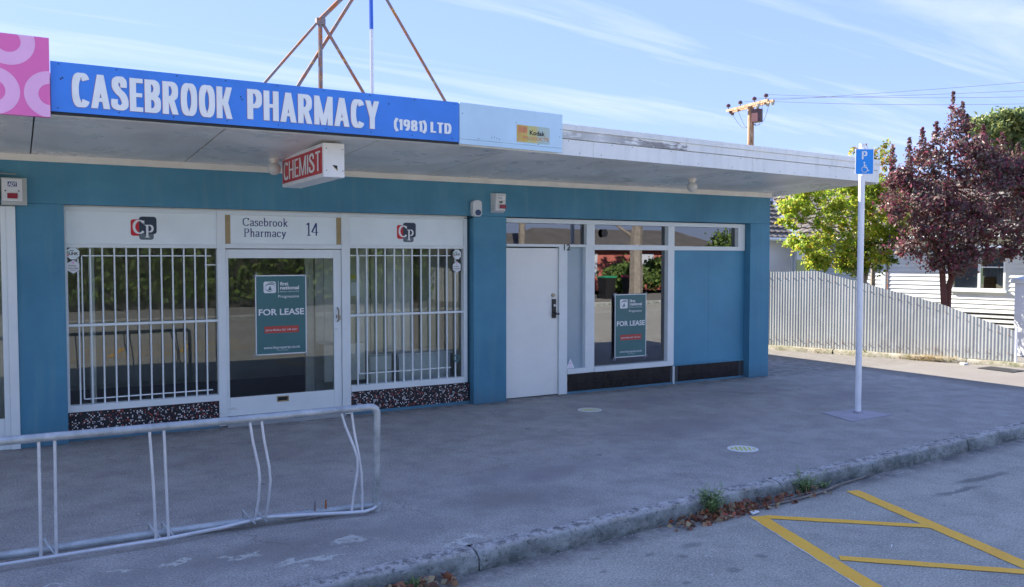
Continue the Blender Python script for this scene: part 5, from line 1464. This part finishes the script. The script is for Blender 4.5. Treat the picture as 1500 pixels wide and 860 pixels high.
def hwin(s0, s1, z0, z1, nm='house_window', mull=()):
    o = bpy.data.objects.new(nm, None); link(o, H, hp((s0 + s1) / 2, 0, z0))
    f = .05
    hbox(s0, s0 + f, -.02, .05, z0, z1, 'frame', 'white', o); hbox(s1 - f, s1, -.02, .05, z0, z1, 'frame', 'white', o)
    hbox(s0 + f, s1 - f, -.02, .05, z1 - f, z1, 'frame', 'white', o); hbox(s0 - .04, s1 + .04, -.02, .09, z0 - .05, z0, 'sill', 'white', o)
    hbox(s0 + f, s1 - f, -.02, .05, z0, z0 + f, 'frame', 'white', o)
    for q in mull: hbox(q - .03, q + .03, -.015, .045, z0 + f, z1 - f, 'mullion', 'white', o)
    hbox(s0 + f, s1 - f, -.012, -.006, z0 + f, z1 - f, 'pane', 'glass_d', o)
    return o
w1 = hwin(.10, .70, 1.30, 2.20); hbox(.16, .64, -.6, -.58, 1.3, 2.2, 'room_dark', 'darkvoid', w1)
w2 = hwin(4.72, 6.05, 1.02, 2.12, mull=(5.42,))
hbox(5.45, 6.0, -.01, .03, 1.60, 1.63, 'sash_bar', 'white', w2)
hbox(4.78, 5.38, -.06, -.05, 1.07, 2.07, 'curtain', 'curtain', w2)
m = MB(); n = 24
for i in range(n + 1):
    s = 5.46 + .53 * i / n; o = -.10 + .02 * sin(i * 1.7); m.v += [hp(s, o, 1.4 - .33 * (i / n)), hp(s, o, 2.07)]
m.f = [(2 * i, 2 * i + 2, 2 * i + 3, 2 * i + 1) for i in range(n)]; build(m, 'curtain', 'curtain', w2)
build(MB().hexa([hp(5.5, -.05, 1.07), hp(5.80, -.05, 1.07), hp(5.80, -.07, 1.07), hp(5.5, -.07, 1.07), hp(5.5, -.07, 1.36), hp(5.78, -.07, 1.37), hp(5.78, -.09, 1.37), hp(5.5, -.09, 1.36)]), 'cardboard_sheet', 'cardboard', w2)
hbox(2.88, 2.96, 0, .05, .44, EAV, 'downpipe', 'white'); hbox(2.99, 3.03, .0, .04, .44, EAV, 'rusty_pipe', 'rust')
hbox(-.0, .06, .0, .06, .44, EAV, 'corner_board', 'white')
# roof planes: stepped rows of tiles, each tile its own curved slab
def tiles(E0, d, up, L, U, name='roof_tiles', clip=None):
    """E0 eave start, d along eave, up = unit slope vector, L length, U slope length"""
    m = MB(); course = .32; tw_ = .30; nrm_ = d.cross(up).normalized()
    if nrm_.z < 0: nrm_ = -nrm_
    r = 0
    while r * course < U:
        u0 = r * course; u1 = u0 + course + .03; c0 = 0
        while c0 < L:
            if clip is None or clip(c0 + tw_ / 2, u0):
                rows = []
                lift = random.uniform(0, .006)
                for uu, hh in ((u0, .062), (u1, .006)):
                    for k in range(6):
                        q = k / 5; wv = .018 * sin(q * 2 * pi) ; p = E0 + d * (c0 + q * tw_) + up * uu + nrm_ * (hh + wv + lift); rows.append((p.x, p.y, p.z))
                for k in range(6):
                    q = k / 5; wv = .018 * sin(q * 2 * pi); p = E0 + d * (c0 + q * tw_) + up * u0 + nrm_ * (wv - .005 + lift); rows.append((p.x, p.y, p.z))
                m.add(rows, [(k, k + 1, k + 7, k + 6) for k in range(5)] + [(12 + k, 13 + k, k + 1, k) for k in range(5)])
            c0 += tw_
        r += 1
    return build(m, name, 'rooftile', H, kind='stuff')
PT = radians(29); OV = .42
inner = HC + HX * OV + HD * OV      # valley foot (eave corner)
upR = (-HX * cos(PT) + Vector((0, 0, sin(PT)))); upL = (-HD * cos(PT) + Vector((0, 0, sin(PT))))
E0 = Vector((inner.x, inner.y, EAV + .02))
U = 3.3
# right wing plane, eave runs along +HD; beyond the valley it grows back along -HD as it rises
tiles(E0 - HD * 3.2, HD, upR, 14.2, U, clip=lambda a, u: a - 3.2 > -u * cos(PT) + .02)
tiles(E0 - HX * 3.2, HX, upL, 12.0, U, clip=lambda a, u: a - 3.2 > -u * cos(PT) + .02)
vt = E0 + (-HX - HD) * (U * cos(PT)) + Vector((0, 0, U * sin(PT)))
dv = (vt - E0).normalized(); sv = Vector((dv.y, -dv.x, 0)).normalized() * .055
m = MB(); u_ = Vector((0, 0, .085)); m.add([tuple(E0 - sv + u_), tuple(E0 + sv + u_), tuple(vt + sv + u_), tuple(vt - sv + u_)], [(0, 1, 2, 3)]); build(m, 'valley_flashing', 'galvbox', H)
# ridge and back slopes
rz = EAV + .02 + U * sin(PT)
def P3(v, z): return (v.x, v.y, z)
A1 = E0 + (-HX) * (U * cos(PT)); 
m = MB(); back = -HX * (2 * U * cos(PT))
r0 = E0 - HX * U * cos(PT) - HD * U * cos(PT); r1 = E0 - HX * U * cos(PT) + HD * 11
m.add([P3(r0, rz), P3(r1, rz), P3(r1 - HX * 3, EAV), P3(r0 - HX * 3, EAV)], [(0, 1, 2, 3)])
q1 = E0 - HD * U * cos(PT) - HX * U * cos(PT); q2 = E0 - HD * U * cos(PT) + HX * 8.8
m.add([P3(q1, rz), P3(q2, rz), P3(q2 - HD * 3, EAV), P3(q1 - HD * 3, EAV)], [(0, 1, 2, 3)]); build(m, 'rear_slopes', 'roofiron', H)
build(MB().tube([P3(r0, rz + .05), P3(r1, rz + .05)], .09, 8), 'ridge_cap', 'rooftile', H); build(MB().tube([P3(q1, rz + .05), P3(q2, rz + .05)], .09, 8), 'ridge_cap', 'rooftile', H)
# gutters + soffits
def gutter(a, b, name='gutter'):
    d_ = (b - a).normalized(); return build(MB().tube([P3(a, EAV + .0), P3(b, EAV + .0)], .055, 8), name, 'white', H)
gutter(E0 + HX * .05, E0 + HX * 8.8); gutter(E0 + HD * .05, E0 + HD * 11)
m = MB().add([P3(E0 + HD * 11, EAV - .06), P3(E0, EAV - .06), P3(E0 - HX * OV, EAV - .06), P3(E0 - HX * OV + HD * 11, EAV - .06)], [(0, 1, 2, 3)])
m.add([P3(E0 + HX * 8.8, EAV - .062), P3(E0, EAV - .062), P3(E0 - HD * OV, EAV - .062), P3(E0 - HD * OV + HX * 8.8, EAV - .062)], [(0, 1, 2, 3)]); build(m, 'eave_soffit', 'wboard', H)
# white pier with cap
GP = empty('white_gatepost', (16.42, -.46, 0), 'white capped gatepost behind the right end of the fence', 'gatepost')
GP2 = Vector((16.50, -.60, 0)); ux = Vector((.925, -.38, 0)); 
def gbox(w, z0, z1, name, d=None):
    d = d or w; uy = Vector((-ux.y, ux.x, 0)); c = GP2
    P = [c - ux * w - uy * d, c + ux * w - uy * d, c + ux * w + uy * d, c - ux * w + uy * d]
    build(MB().hexa([(p.x, p.y, z0) for p in P] + [(p.x, p.y, z1) for p in P]), name, 'gate_white', GP, bevel=.008)
gbox(.22, 0, 1.38, 'post'); gbox(.27, 1.381, 1.45, 'cap'); 
m = MB().hexa([(GP2.x + a, GP2.y + b, 1.4505) for a, b in ((-.27, -.27), (.27, -.27), (.27, .27), (-.27, .27))] + [(GP2.x + a, GP2.y + b, 1.52) for a, b in ((-.1, -.1), (.1, -.1), (.1, .1), (-.1, .1))]); build(m, 'cap_top', 'gate_white', GP)

# ================================================================== TREES
def leaves_np(centres, size, mat, name, parent, aspect=1.5, seed=1, up=0.0):
    r = np.random.default_rng(seed); n = len(centres)
    c = np.asarray(centres)
    d = r.normal(size=(n, 3)); d[:, 2] += up; d /= np.linalg.norm(d, axis=1)[:, None]
    e = np.cross(d, r.normal(size=(n, 3))); e /= np.linalg.norm(e, axis=1)[:, None]
    s = size * r.uniform(.55, 1.35, size=(n, 1))
    a = d * s * aspect / 2; b = e * s / 2; k = np.cross(d, e) * s * .18
    v = np.stack([c - a, c + b * .9 + k, c + a, c - b * .9 + k], axis=1).reshape(-1, 3)
    org = np.array([c[:, 0].mean(), c[:, 1].mean(), c[:, 2].min()])
    v = v - org
    me = bpy.data.meshes.new(name)
    me.vertices.add(4 * n); me.vertices.foreach_set('co', v.ravel().astype(np.float32))
    idx = np.arange(n)[:, None] * 4
    tri = np.concatenate([idx + [0, 1, 2], idx + [0, 2, 3]], axis=1).reshape(-1)
    me.loops.add(6 * n); me.loops.foreach_set('vertex_index', tri.astype(np.int32))
    me.polygons.add(2 * n); me.polygons.foreach_set('loop_start', np.arange(0, 6 * n, 3, dtype=np.int32)); me.polygons.foreach_set('loop_total', np.full(2 * n, 3, dtype=np.int32))
    me.materials.append(M[mat]); me.update(calc_edges=True); me.validate()
    o = bpy.data.objects.new(name, me); link(o, parent, org); return o

def crown_pts(clumps, per, r, fill=.55, jit=1.0):
    """clumps: (x,y,z,rx,ry,rz); leaves gather on twig ends -> sub-clusters with gaps"""
    out = []
    for (x, y, z, rx, ry, rz_) in clumps:
        vol = max(.05, rx * ry * rz_); nc = max(3, int(per * vol ** .72))
        for k in range(nc):
            d = r.normal(size=3); d /= np.linalg.norm(d); q = r.uniform(fill, 1.0) ** .7
            c = np.array([x, y, z]) + d * q * np.array([rx, ry, rz_])
            m = int(r.integers(14, 60)); sg = r.uniform(.035, .11) * jit
            out.append(c + r.normal(size=(m, 3)) * np.array([sg, sg, sg * .8]))
    return np.concatenate(out)

def limbs(parent, segs, mat):
    """each limb: list of points + radii; joined trunk mesh and branch mesh"""
    tr = MB()
    for i, (pts, ra) in enumerate(segs):
        n = []
        P = [Vector(p) for p in pts]
        sub_ = []; rr = []
        for k in range(len(P) - 1):
            for t in (0, .5):
                q = P[k].lerp(P[k + 1], t)
                if t: q += Vector((random.gauss(0, .02), random.gauss(0, .02), 0))
                sub_.append(q); rr.append(ra[k] + (ra[k + 1] - ra[k]) * t)
        sub_.append(P[-1]); rr.append(ra[-1])
        tr.tube(sub_, rr, 7)
    return build(tr, 'trunk', mat, parent)

def twigs(parent, foot, cl_, n, mat, r0=.012):
    m = MB()
    for k in range(n):
        c = random.choice(cl_); d = Vector((random.gauss(0, 1), random.gauss(0, 1), random.gauss(0, 1))).normalized()
        e = Vector((c[0] + d.x * c[3] * .9, c[1] + d.y * c[4] * .9, c[2] + d.z * c[5] * .9)); f = random.choice(foot); f = Vector(f)
        mid = f.lerp(e, .5) + Vector((random.gauss(0, .06), random.gauss(0, .06), random.uniform(-.12, .04)))
        m.tube([f, mid, e], [r0, r0 * .6, r0 * .2], 4)
    build(m, 'twigs', mat, parent, kind='stuff')
# plum tree
PT_ = empty('plum_tree', (16.03, .84, 0), 'purple leaved plum tree with red forked trunk behind the fence', 'tree')
cx, cy = 16.16, .76
AX = Vector((.864, -.503, 0)); DP = Vector((.503, .864, 0))
def T(u, w, z, c=(16.16, .763)): p = Vector((c[0], c[1], 0)) + AX * u + DP * w; return (p.x, p.y, z)
segs = [([T(-.17, 0, 0), T(-.18, 0, .9), T(-.22, .05, 1.7), T(-.5, .1, 2.6), T(-.8, .2, 3.6)], [.075, .065, .055, .04, .015]),
        ([T(-.05, .1, 0), T(-.07, .1, .95), T(.02, .1, 1.5), T(.35, .0, 2.2), T(.9, -.1, 3.0)], [.08, .07, .06, .04, .015]),
        ([T(.0, .1, 1.4), T(-.05, .2, 2.2), T(0, .3, 3.4), T(-.02, .2, 4.7)], [.05, .045, .03, .01]),
        ([T(-.2, 0, 1.6), T(-.7, -.2, 2.0), T(-1.0, -.3, 2.4)], [.03, .022, .01]),
        ([T(.2, .05, 1.95), T(.7, .2, 2.3), T(1.2, .2, 2.5)], [.03, .022, .01])]
limbs(PT_, segs, 'barkred')
r = np.random.default_rng(11)
cl = []
for (u, w, z, a, b, c) in [(-.05, .1, 3.05, 1.15, 1.1, 1.15), (-.75, 0, 2.75, .7, .8, .85), (.75, 0, 2.9, .85, .9, .9), (.0, 0, 3.95, .62, .7, .6), (-.6, .1, 3.4, .55, .6, .5), (.6, .1, 3.55, .6, .7, .5), (1.25, .1, 3.2, .6, .7, .7),
                           (-1.05, .0, 3.3, .35, .5, .45), (-.95, .0, 2.1, .42, .5, .35), (-.4, -.1, 1.95, .5, .6, .3), (.55, .1, 2.15, .6, .6, .3), (1.2, 0, 2.3, .5, .6, .25), (1.7, .1, 3.5, .6, .6, .6), (1.9, .1, 2.9, .7, .6, .6), (1.5, .0, 2.5, .6, .5, .3), (.05, 0, 2.5, .9, .9, .6), (-.02, .1, 4.45, .26, .3, .4)]:
    p = T(u, w, z); cl.append((p[0], p[1], p[2], a, b, c))
twigs(PT_, [T(-.22, .05, 1.7), T(-.5, .1, 2.6), T(.02, .1, 1.6), T(.35, 0, 2.2), T(-.05, .2, 2.3), T(0, .3, 3.3)], cl, 110, 'barkred')
for k in range(16):
    a = random.uniform(-.3, 3.5); p = T(.15 + 1.35 * cos(a), random.uniform(-.4, .4), 2.95 + 1.0 * sin(a)); q = random.uniform(.10, .22); cl.append((p[0], p[1], p[2], q, q, q * 1.2))
for k in range(9):
    p = T(random.uniform(-1.1, 1.9), random.uniform(-.3, .3), random.uniform(1.65, 2.0)); q = random.uniform(.12, .22); cl.append((p[0], p[1], p[2], q * 1.3, q, q * .7))
pts = [crown_pts(cl, 86, r, .15)]
# upright shoots
for (u, z0, z1) in [(-.08, 4.3, 5.15), (.12, 4.3, 4.95), (-.68, 3.9, 4.45), (-.92, 3.6, 4.25), (-1.18, 3.3, 4.10), (-.35, 4.1, 4.55), (.55, 4.0, 4.5), (.9, 3.9, 4.35), (1.3, 3.7, 4.15), (-1.3, 3.0, 3.7), (1.6, 3.8, 4.3), (.3, 4.2, 4.7)]:
    n = 170; t = r.uniform(0, 1, n); p = np.array([T(u + .06 * math.sin(z1 * 9), .1, 0)]).repeat(n, 0); p[:, 2] = z0 + (z1 - z0) * t
    p += r.normal(size=(n, 3)) * (np.array([.055, .055, .01]) * (1.15 - t)[:, None]); pts.append(p)
leaves_np(np.concatenate(pts), .050, 'leaf_purple', 'crown', PT_, 1.5, 3)

# yellow-green tree
YT = empty('yellow_green_tree', (16.43, 2.92, 0), 'bright yellow green leafy tree behind the fence beside the sign post', 'tree')
cY = (15.621, 2.814)
def TY(u, w, z): return T(u, w, z, cY)
limbs(YT, [([TY(.45, .3, 0), TY(.44, .3, 1.2), TY(.40, .3, 1.6), TY(.2, .2, 2.1), TY(-.1, .1, 2.7)], [.10, .085, .07, .04, .015]),
           ([TY(.44, .3, 1.25), TY(.55, .3, 1.7), TY(.75, .3, 2.2)], [.05, .035, .012]), ([TY(.43, .3, 1.35), TY(.42, .35, 2.0), TY(.4, .3, 3.0), TY(.25, .3, 4.0)], [.06, .05, .03, .01]),
           ([TY(.42, .3, 1.35), TY(.1, .25, 1.7), TY(-.3, .2, 2.0)], [.04, .03, .01])], 'barkgrey')
r = np.random.default_rng(21); cl = []
for (u, w, z, a, b, c) in [(-.1, 0, 2.85, .85, .7, .65), (-.75, .0, 2.75, .50, .5, .36), (-.85, .0, 2.15, .45, .45, .24), (-.25, .0, 2.15, .6, .6, .4), (.4, .1, 2.6, .6, .6, .7), (.1, .1, 1.85, .6, .5, .25), (-.2, .1, 3.3, .85, .6, .4), (.5, .1, 3.2, .6, .6, .45), (.65, .1, 2.6, .4, .5, .6)]:
    p = TY(u, w, z); cl.append((p[0], p[1], p[2], a, b, c))
for k in range(24):
    a = random.uniform(0, 2 * pi); p = TY(-.15 + 1.15 * cos(a), random.uniform(-.3, .3), 2.62 + .92 * sin(a)); q = random.uniform(.10, .26); cl.append((p[0], p[1], p[2], q * 1.3, q, q * .8))
twigs(YT, [TY(.40, .3, 1.6), TY(.2, .2, 2.1), TY(.42, .35, 2.0), TY(.1, .25, 1.7)], cl, 70, 'barkgrey', .010)
leaves_np(crown_pts(cl, 92, r, .15, .85), .062, 'leaf_yellow', 'crown', YT, 1.25, 5)
cl = []
for (u, w, z, a, b, c) in [(.55, .2, 2.0, .45, .5, .35), (.25, .2, 1.62, .35, .4, .12), (.8, .2, 1.85, .25, .3, .3)]:
    p = TY(u, w, z); cl.append((p[0], p[1], p[2], a, b, c))
M['leaf_mid'] = leafmat('mid_green_leaves', [(0.12, 0.22, 0.04), (0.17, 0.27, 0.05), (0.09, 0.16, 0.03), (0.24, 0.30, 0.05)], .35)
leaves_np(crown_pts(cl, 120, r, .3, .9), .055, 'leaf_mid', 'crown', YT, 1.3, 6)
# sparse turning shrub/tree top between the two
OT = empty('turning_tree', (17.4, 2.4, 0), 'sparse tree with turning orange green leaves rising above the canopy end', 'tree')
cO = (17.2, 3.4)
limbs(OT, [([T(.0, 0, 0, cO), T(0, 0, 2.0, cO), T(-.1, 0, 3.2, cO), T(-.2, 0, 4.5, cO)], [.07, .05, .03, .006]), ([T(0, 0, 2.2, cO), T(.3, 0, 3.0, cO), T(.35, 0, 4.4, cO)], [.035, .025, .006]), ([T(0, 0, 2.2, cO), T(.6, 0, 3.0, cO), T(.8, 0, 3.7, cO)], [.035, .025, .006])], 'barkgrey')
cl = []
for (u, w, z, a, b, c) in [(-.30, 0, 4.1, .28, .25, .45), (.30, 0, 4.15, .16, .2, .40), (-.65, 0, 3.85, .16, .2, .16), (.75, .0, 3.5, .38, .3, .45), (.6, .0, 2.9, .5, .4, .5), (.0, 0, 3.5, .5, .4, .4)]:
    p = T(u, w, z, cO); cl.append((p[0], p[1], p[2], a, b, c))
leaves_np(crown_pts(cl, 85, r, .2, 1.0), .060, 'leaf_orange', 'crown', OT, 1.4, 8)

# distant pine
PN = empty('pine_tree', (42.0, 14.7, 0), 'tall broad pine with layered foliage far behind the plum tree', 'tree')
cP = (42.0, 14.7)
limbs(PN, [([T(.6, 0, -.2, cP), T(.5, 0, 4, cP), T(.3, 0, 7, cP), T(0, 0, 9, cP)], [.35, .28, .18, .05]), ([T(.5, 0, 4.5, cP), T(-.6, 0, 6.2, cP), T(-1.4, 0, 7.6, cP)], [.14, .1, .03]), ([T(.4, 0, 5, cP), T(1.6, 0, 6.4, cP), T(2.4, 0, 7.2, cP)], [.14, .1, .03])], 'bark')
cl = []
for (u, w, z, a, b, c) in [(-.9, 0, 8.3, 1.1, 1.1, .5), (.3, 0, 8.7, 1.4, 1.2, .5), (1.4, 0, 8.5, 1.2, 1.1, .6), (1.1, 0, 6.9, 1.1, 1, .6), (2.2, 0, 7.1, 1.2, 1.1, .7), (-.2, 0, 6.2, 1.0, 1.0, .6), (2.4, 0, 5.2, 1.3, 1.2, .8), (.8, 0, 4.4, 1.5, 1.2, .9), (3.2, 0, 8.2, 1.0, 1, .6), (3.4, 0, 6.4, 1.0, 1, .8), (-1.2, 0, 4.5, 1.2, 1.2, 1.0)]:
    for k in range(5):
        p = T(u + random.uniform(-.5, .5), w + random.uniform(-.5, .5), z + random.uniform(-.2, .2), cP); cl.append((p[0], p[1], p[2], a * .5, b * .5, c * .45))
cl += [T(u, w, z, cP) + (1.0, .9, .55) for (u, w, z) in ((.2, .5, 7.8), (1.3, .4, 7.7), (2.3, .4, 7.9), (.3, .6, 6.9), (1.8, .5, 6.2), (3.0, .3, 7.2), (1.0, .5, 5.6))]
leaves_np(crown_pts(cl, 120, np.random.default_rng(31), .2, 2.0), .13, 'leaf_pine', 'crown', PN, 1.8, 9, .5)

# ================================================================== POWER POLE AND WIRES
PP_ = empty('power_pole', (29.72, 19.48, 0), 'sunlit timber power pole with crossarm, insulators and box behind the roof', 'power pole')
px, py = 29.72, 19.48
build(MB().tube([(px, py, -.2), (px, py, 8.98)], [.18, .145], 12), 'pole_shaft', 'polewood', PP_)
L_, R_ = Vector((29.62, 20.75, 8.84)), Vector((29.42, 17.98, 8.90))
ad = (R_ - L_).normalized(); side = Vector((-ad.y, ad.x, 0))
for k, sg in enumerate((-.17, .17)):
    o_ = side * sg; P = []
    for z in (-.06, .06):
        for p_, q in ((L_, -.04), (R_, -.04), (R_, .04), (L_, .04)): v = p_ + o_ + side * q; P.append((v.x, v.y, v.z + z))
    build(MB().hexa(P), 'crossarm', 'polewood', PP_)
for k, t in enumerate((.04, .34, .68, .95)):
    c = L_.lerp(R_, t) + side * -.17
    build(MB().tube([(c.x, c.y, c.z + .06), (c.x, c.y, c.z + .16), (c.x, c.y, c.z + .17), (c.x, c.y, c.z + .27), (c.x, c.y, c.z + .32)], [.02, .02, .10, .10, .04], 10), 'insulator', 'insul', PP_)
for t, s_ in ((.0, 1), (.1, -1), (.62, 1), (.78, -1), (.86, 1), (.97, 1)):
    c = L_.lerp(R_, t) + side * s_ * .17; build(MB().tube([(c.x, c.y, c.z - .05), (c.x, c.y, c.z - .17)], [.09, .07], 8), 'fuse_holder', 'insul' if t < .5 else 'galvbox', PP_)
c = Vector((px, py, 8.35)) + ad * .42
build(MB().box(c.x - .16, c.x + .16, c.y - .2, c.y + .2, 8.10, 8.70), 'transformer_box', 'insul', PP_, bevel=.02)
jm = MB()
for t in (.02, .2, .5, .8, .97):
    a = L_.lerp(R_, t); b = Vector((px, py, 8.1)) + ad * random.uniform(-.2, .4); n = 10
    jm.tube([a.lerp(b, i / n) + Vector((0, 0, -.45 * sin(pi * i / n))) + side * .15 * sin(pi * i / n) for i in range(n + 1)], .010, 4)
build(jm, 'jumper_wires', 'wirem', PP_)
def wire(a, b, sag, lab, r_=.008):
    a, b = Vector(a), Vector(b); n = 24
    tag(build(MB().tube([a.lerp(b, i / n) - Vector((0, 0, sag * 4 * (i / n) * (1 - i / n))) for i in range(n + 1)], r_, 5), 'overhead_wire', 'wirem'), lab, 'wire', 'overhead wires')
R2 = R_ + side * -.17
wire((R2.x, R2.y, 9.15), (36.5, -1.5, 7.2), .35, 'overhead wire from the pole crossarm end, middle of the three close ones')
wire((29.5, 18.9, 9.15), (37.5, -1.5, 7.75), .25, 'highest overhead wire running right from the pole top')
wire((R2.x, R2.y, 8.85), (36.2, -1.5, 6.95), .35, 'lower overhead wire running right from the pole crossarm')
wire((29.6, 19.8, 9.15), (38.5, -1.5, 8.45), .15, 'faint topmost overhead wire crossing above the plum tree')

# ================================================================== ACROSS THE ROAD (seen mirrored in the glass)
m = MB().add([(-60, -15.75, 0), (90, -22.15, 0), (90, -26, 0), (-60, -24, 0)], [(0, 3, 2, 1)]); build(m, 'far_footpath', 'path', kind='structure', local=True)
m = MB().add([(-60, -15.6, -.15), (90, -22.0, -.15), (90, -22.0, .003), (-60, -15.6, .003), (-60, -15.75, .003), (90, -22.15, .003)], [(0, 1, 2, 3), (3, 2, 5, 4)]); build(m, 'far_kerb', 'kerb', kind='structure', local=True)
HG = empty('hedge', (4, -23.5, 0), 'long tall green hedge across the road, mirrored in the left shop windows', 'hedge')
rh = np.random.default_rng(41); n = 30000
pt = np.stack([rh.uniform(-20, 15, n), -22.6 + rh.uniform(-.7, .25, n) - .25 * np.sin(np.linspace(0, 90, n)), rh.uniform(.3, 5.2, n)], 1)
leaves_np(pt, .17, 'leaf_hedge', 'foliage', HG, 1.3, 12)
build(MB().box(-20, 15, -24.2, -23.0, 0, 5.0), 'core', 'darkvoid', HG)
ST = empty('street_tree', (22.4, -21.6, 0), 'bare trunked street tree across the road, mirrored in the big window', 'tree')
limbs(ST, [([(24.0, -20.4, 0), (24.0, -20.4, 2.4), (24.1, -20.4, 3.4)], [.34, .28, .24]), ([(24.1, -20.4, 3.3), (23.4, -20.6, 4.6), (22.4, -21, 6.0)], [.16, .1, .05]), ([(24.1, -20.4, 3.3), (24.8, -20.2, 4.8), (25.4, -20, 6.5)], [.18, .12, .06]), ([(24.1, -20.4, 2.6), (23.2, -20.9, 3.4), (22.2, -21.4, 4.0)], [.09, .06, .03])], 'barkgrey')
r = np.random.default_rng(5)
leaves_np(crown_pts([(22.4, -21, 6.4, 1.8, 1.6, 1.0), (25.2, -20, 6.8, 1.8, 1.6, 1.1)], 60, r, .3, 2), .14, 'leaf_orange', 'crown', ST, 1.4, 13)
def simple_house(x0, x1, y0, y1, h, rh_, wall, lab, par=None):
    o = empty('far_house', ((x0 + x1) / 2, y1, 0), lab, 'house')
    build(MB().box(x0, x1, y0, y1, 0, h), 'wall', wall, o)
    ym = (y0 + y1) / 2
    m = MB().add([(x0 - .4, y1 + .4, h), (x1 + .4, y1 + .4, h), (x1 - 1.2, ym, h + rh_), (x0 + 1.2, ym, h + rh_), (x0 - .4, y0 - .4, h), (x1 + .4, y0 - .4, h)], [(0, 1, 2, 3), (5, 4, 3, 2), (4, 0, 3), (1, 5, 2), (0, 4, 5, 1)])
    build(m, 'roof', 'rooftile', o); return o
o = simple_house(16.0, 22.3, -27, -21.8, 2.0, 1.0, 'wboard', 'pale garage across the road, mirrored in the number 12 window')
build(MB().box(19.3, 21.9, -21.79, -21.76, 0, 1.95), 'garage_door', 'doorpaint', o)
o = simple_house(24.8, 38, -36, -29, 2.3, 1.3, 'redwall', 'salmon brick house across the road, mirrored in the number 12 window')
for x in (26.5, 30.5, 34): build(MB().box(x, x + 1.6, -28.99, -28.95, .9, 2.1), 'window', 'curtain', o)
UP = empty('street_pole', (18.0, -20.0, 0), 'street power pole across the road, mirrored in the transom glass', 'power pole')
build(MB().tube([(17.6, -19.6, 0), (17.6, -19.6, 8)], .14, 10), 'pole_shaft', 'barkgrey', UP)
def bin_(x, y, mat, lab):
    o = empty('wheelie_bin', (x, y, 0), lab, 'bin', 'wheelie bins across the road')
    build(MB().hexa([(x - .22, y - .25, .05), (x + .22, y - .25, .05), (x + .22, y + .25, .05), (x - .22, y + .25, .05), (x - .28, y - .33, .95), (x + .28, y - .33, .95), (x + .28, y + .33, .95), (x - .28, y + .33, .95)]), 'body', 'darkbox', o)
    build(MB().box(x - .31, x + .31, y - .36, y + .36, .951, 1.03), 'lid', mat, o, bevel=.02)
    for s_ in (-1, 1): build(MB().tube([(x + s_ * .24, y - .28, .1), (x + s_ * .29, y - .28, .1)], .1, 12), 'wheel', 'black', o)
bin_(23.3, -21.6, 'binlid_g', 'green lidded wheelie bin across the road'); bin_(24.9, -21.9, 'binlid_r', 'red lidded wheelie bin across the road')
r = np.random.default_rng(77)
SH = empty('far_shrubs', (30, -25, 0), 'rounded garden shrubs across the road at the right', 'shrubs')
leaves_np(crown_pts([(27.5, -25.5, .8, 1.4, 1, .8), (31, -26, 1.1, 1.8, 1.2, 1.1), (36, -26, 1.8, 2.5, 1.5, 1.8), (40, -26, 2.2, 2.6, 1.5, 2.0)], 60, r, .3, 2.2), .16, 'leaf_hedge', 'foliage', SH, 1.4, 14)
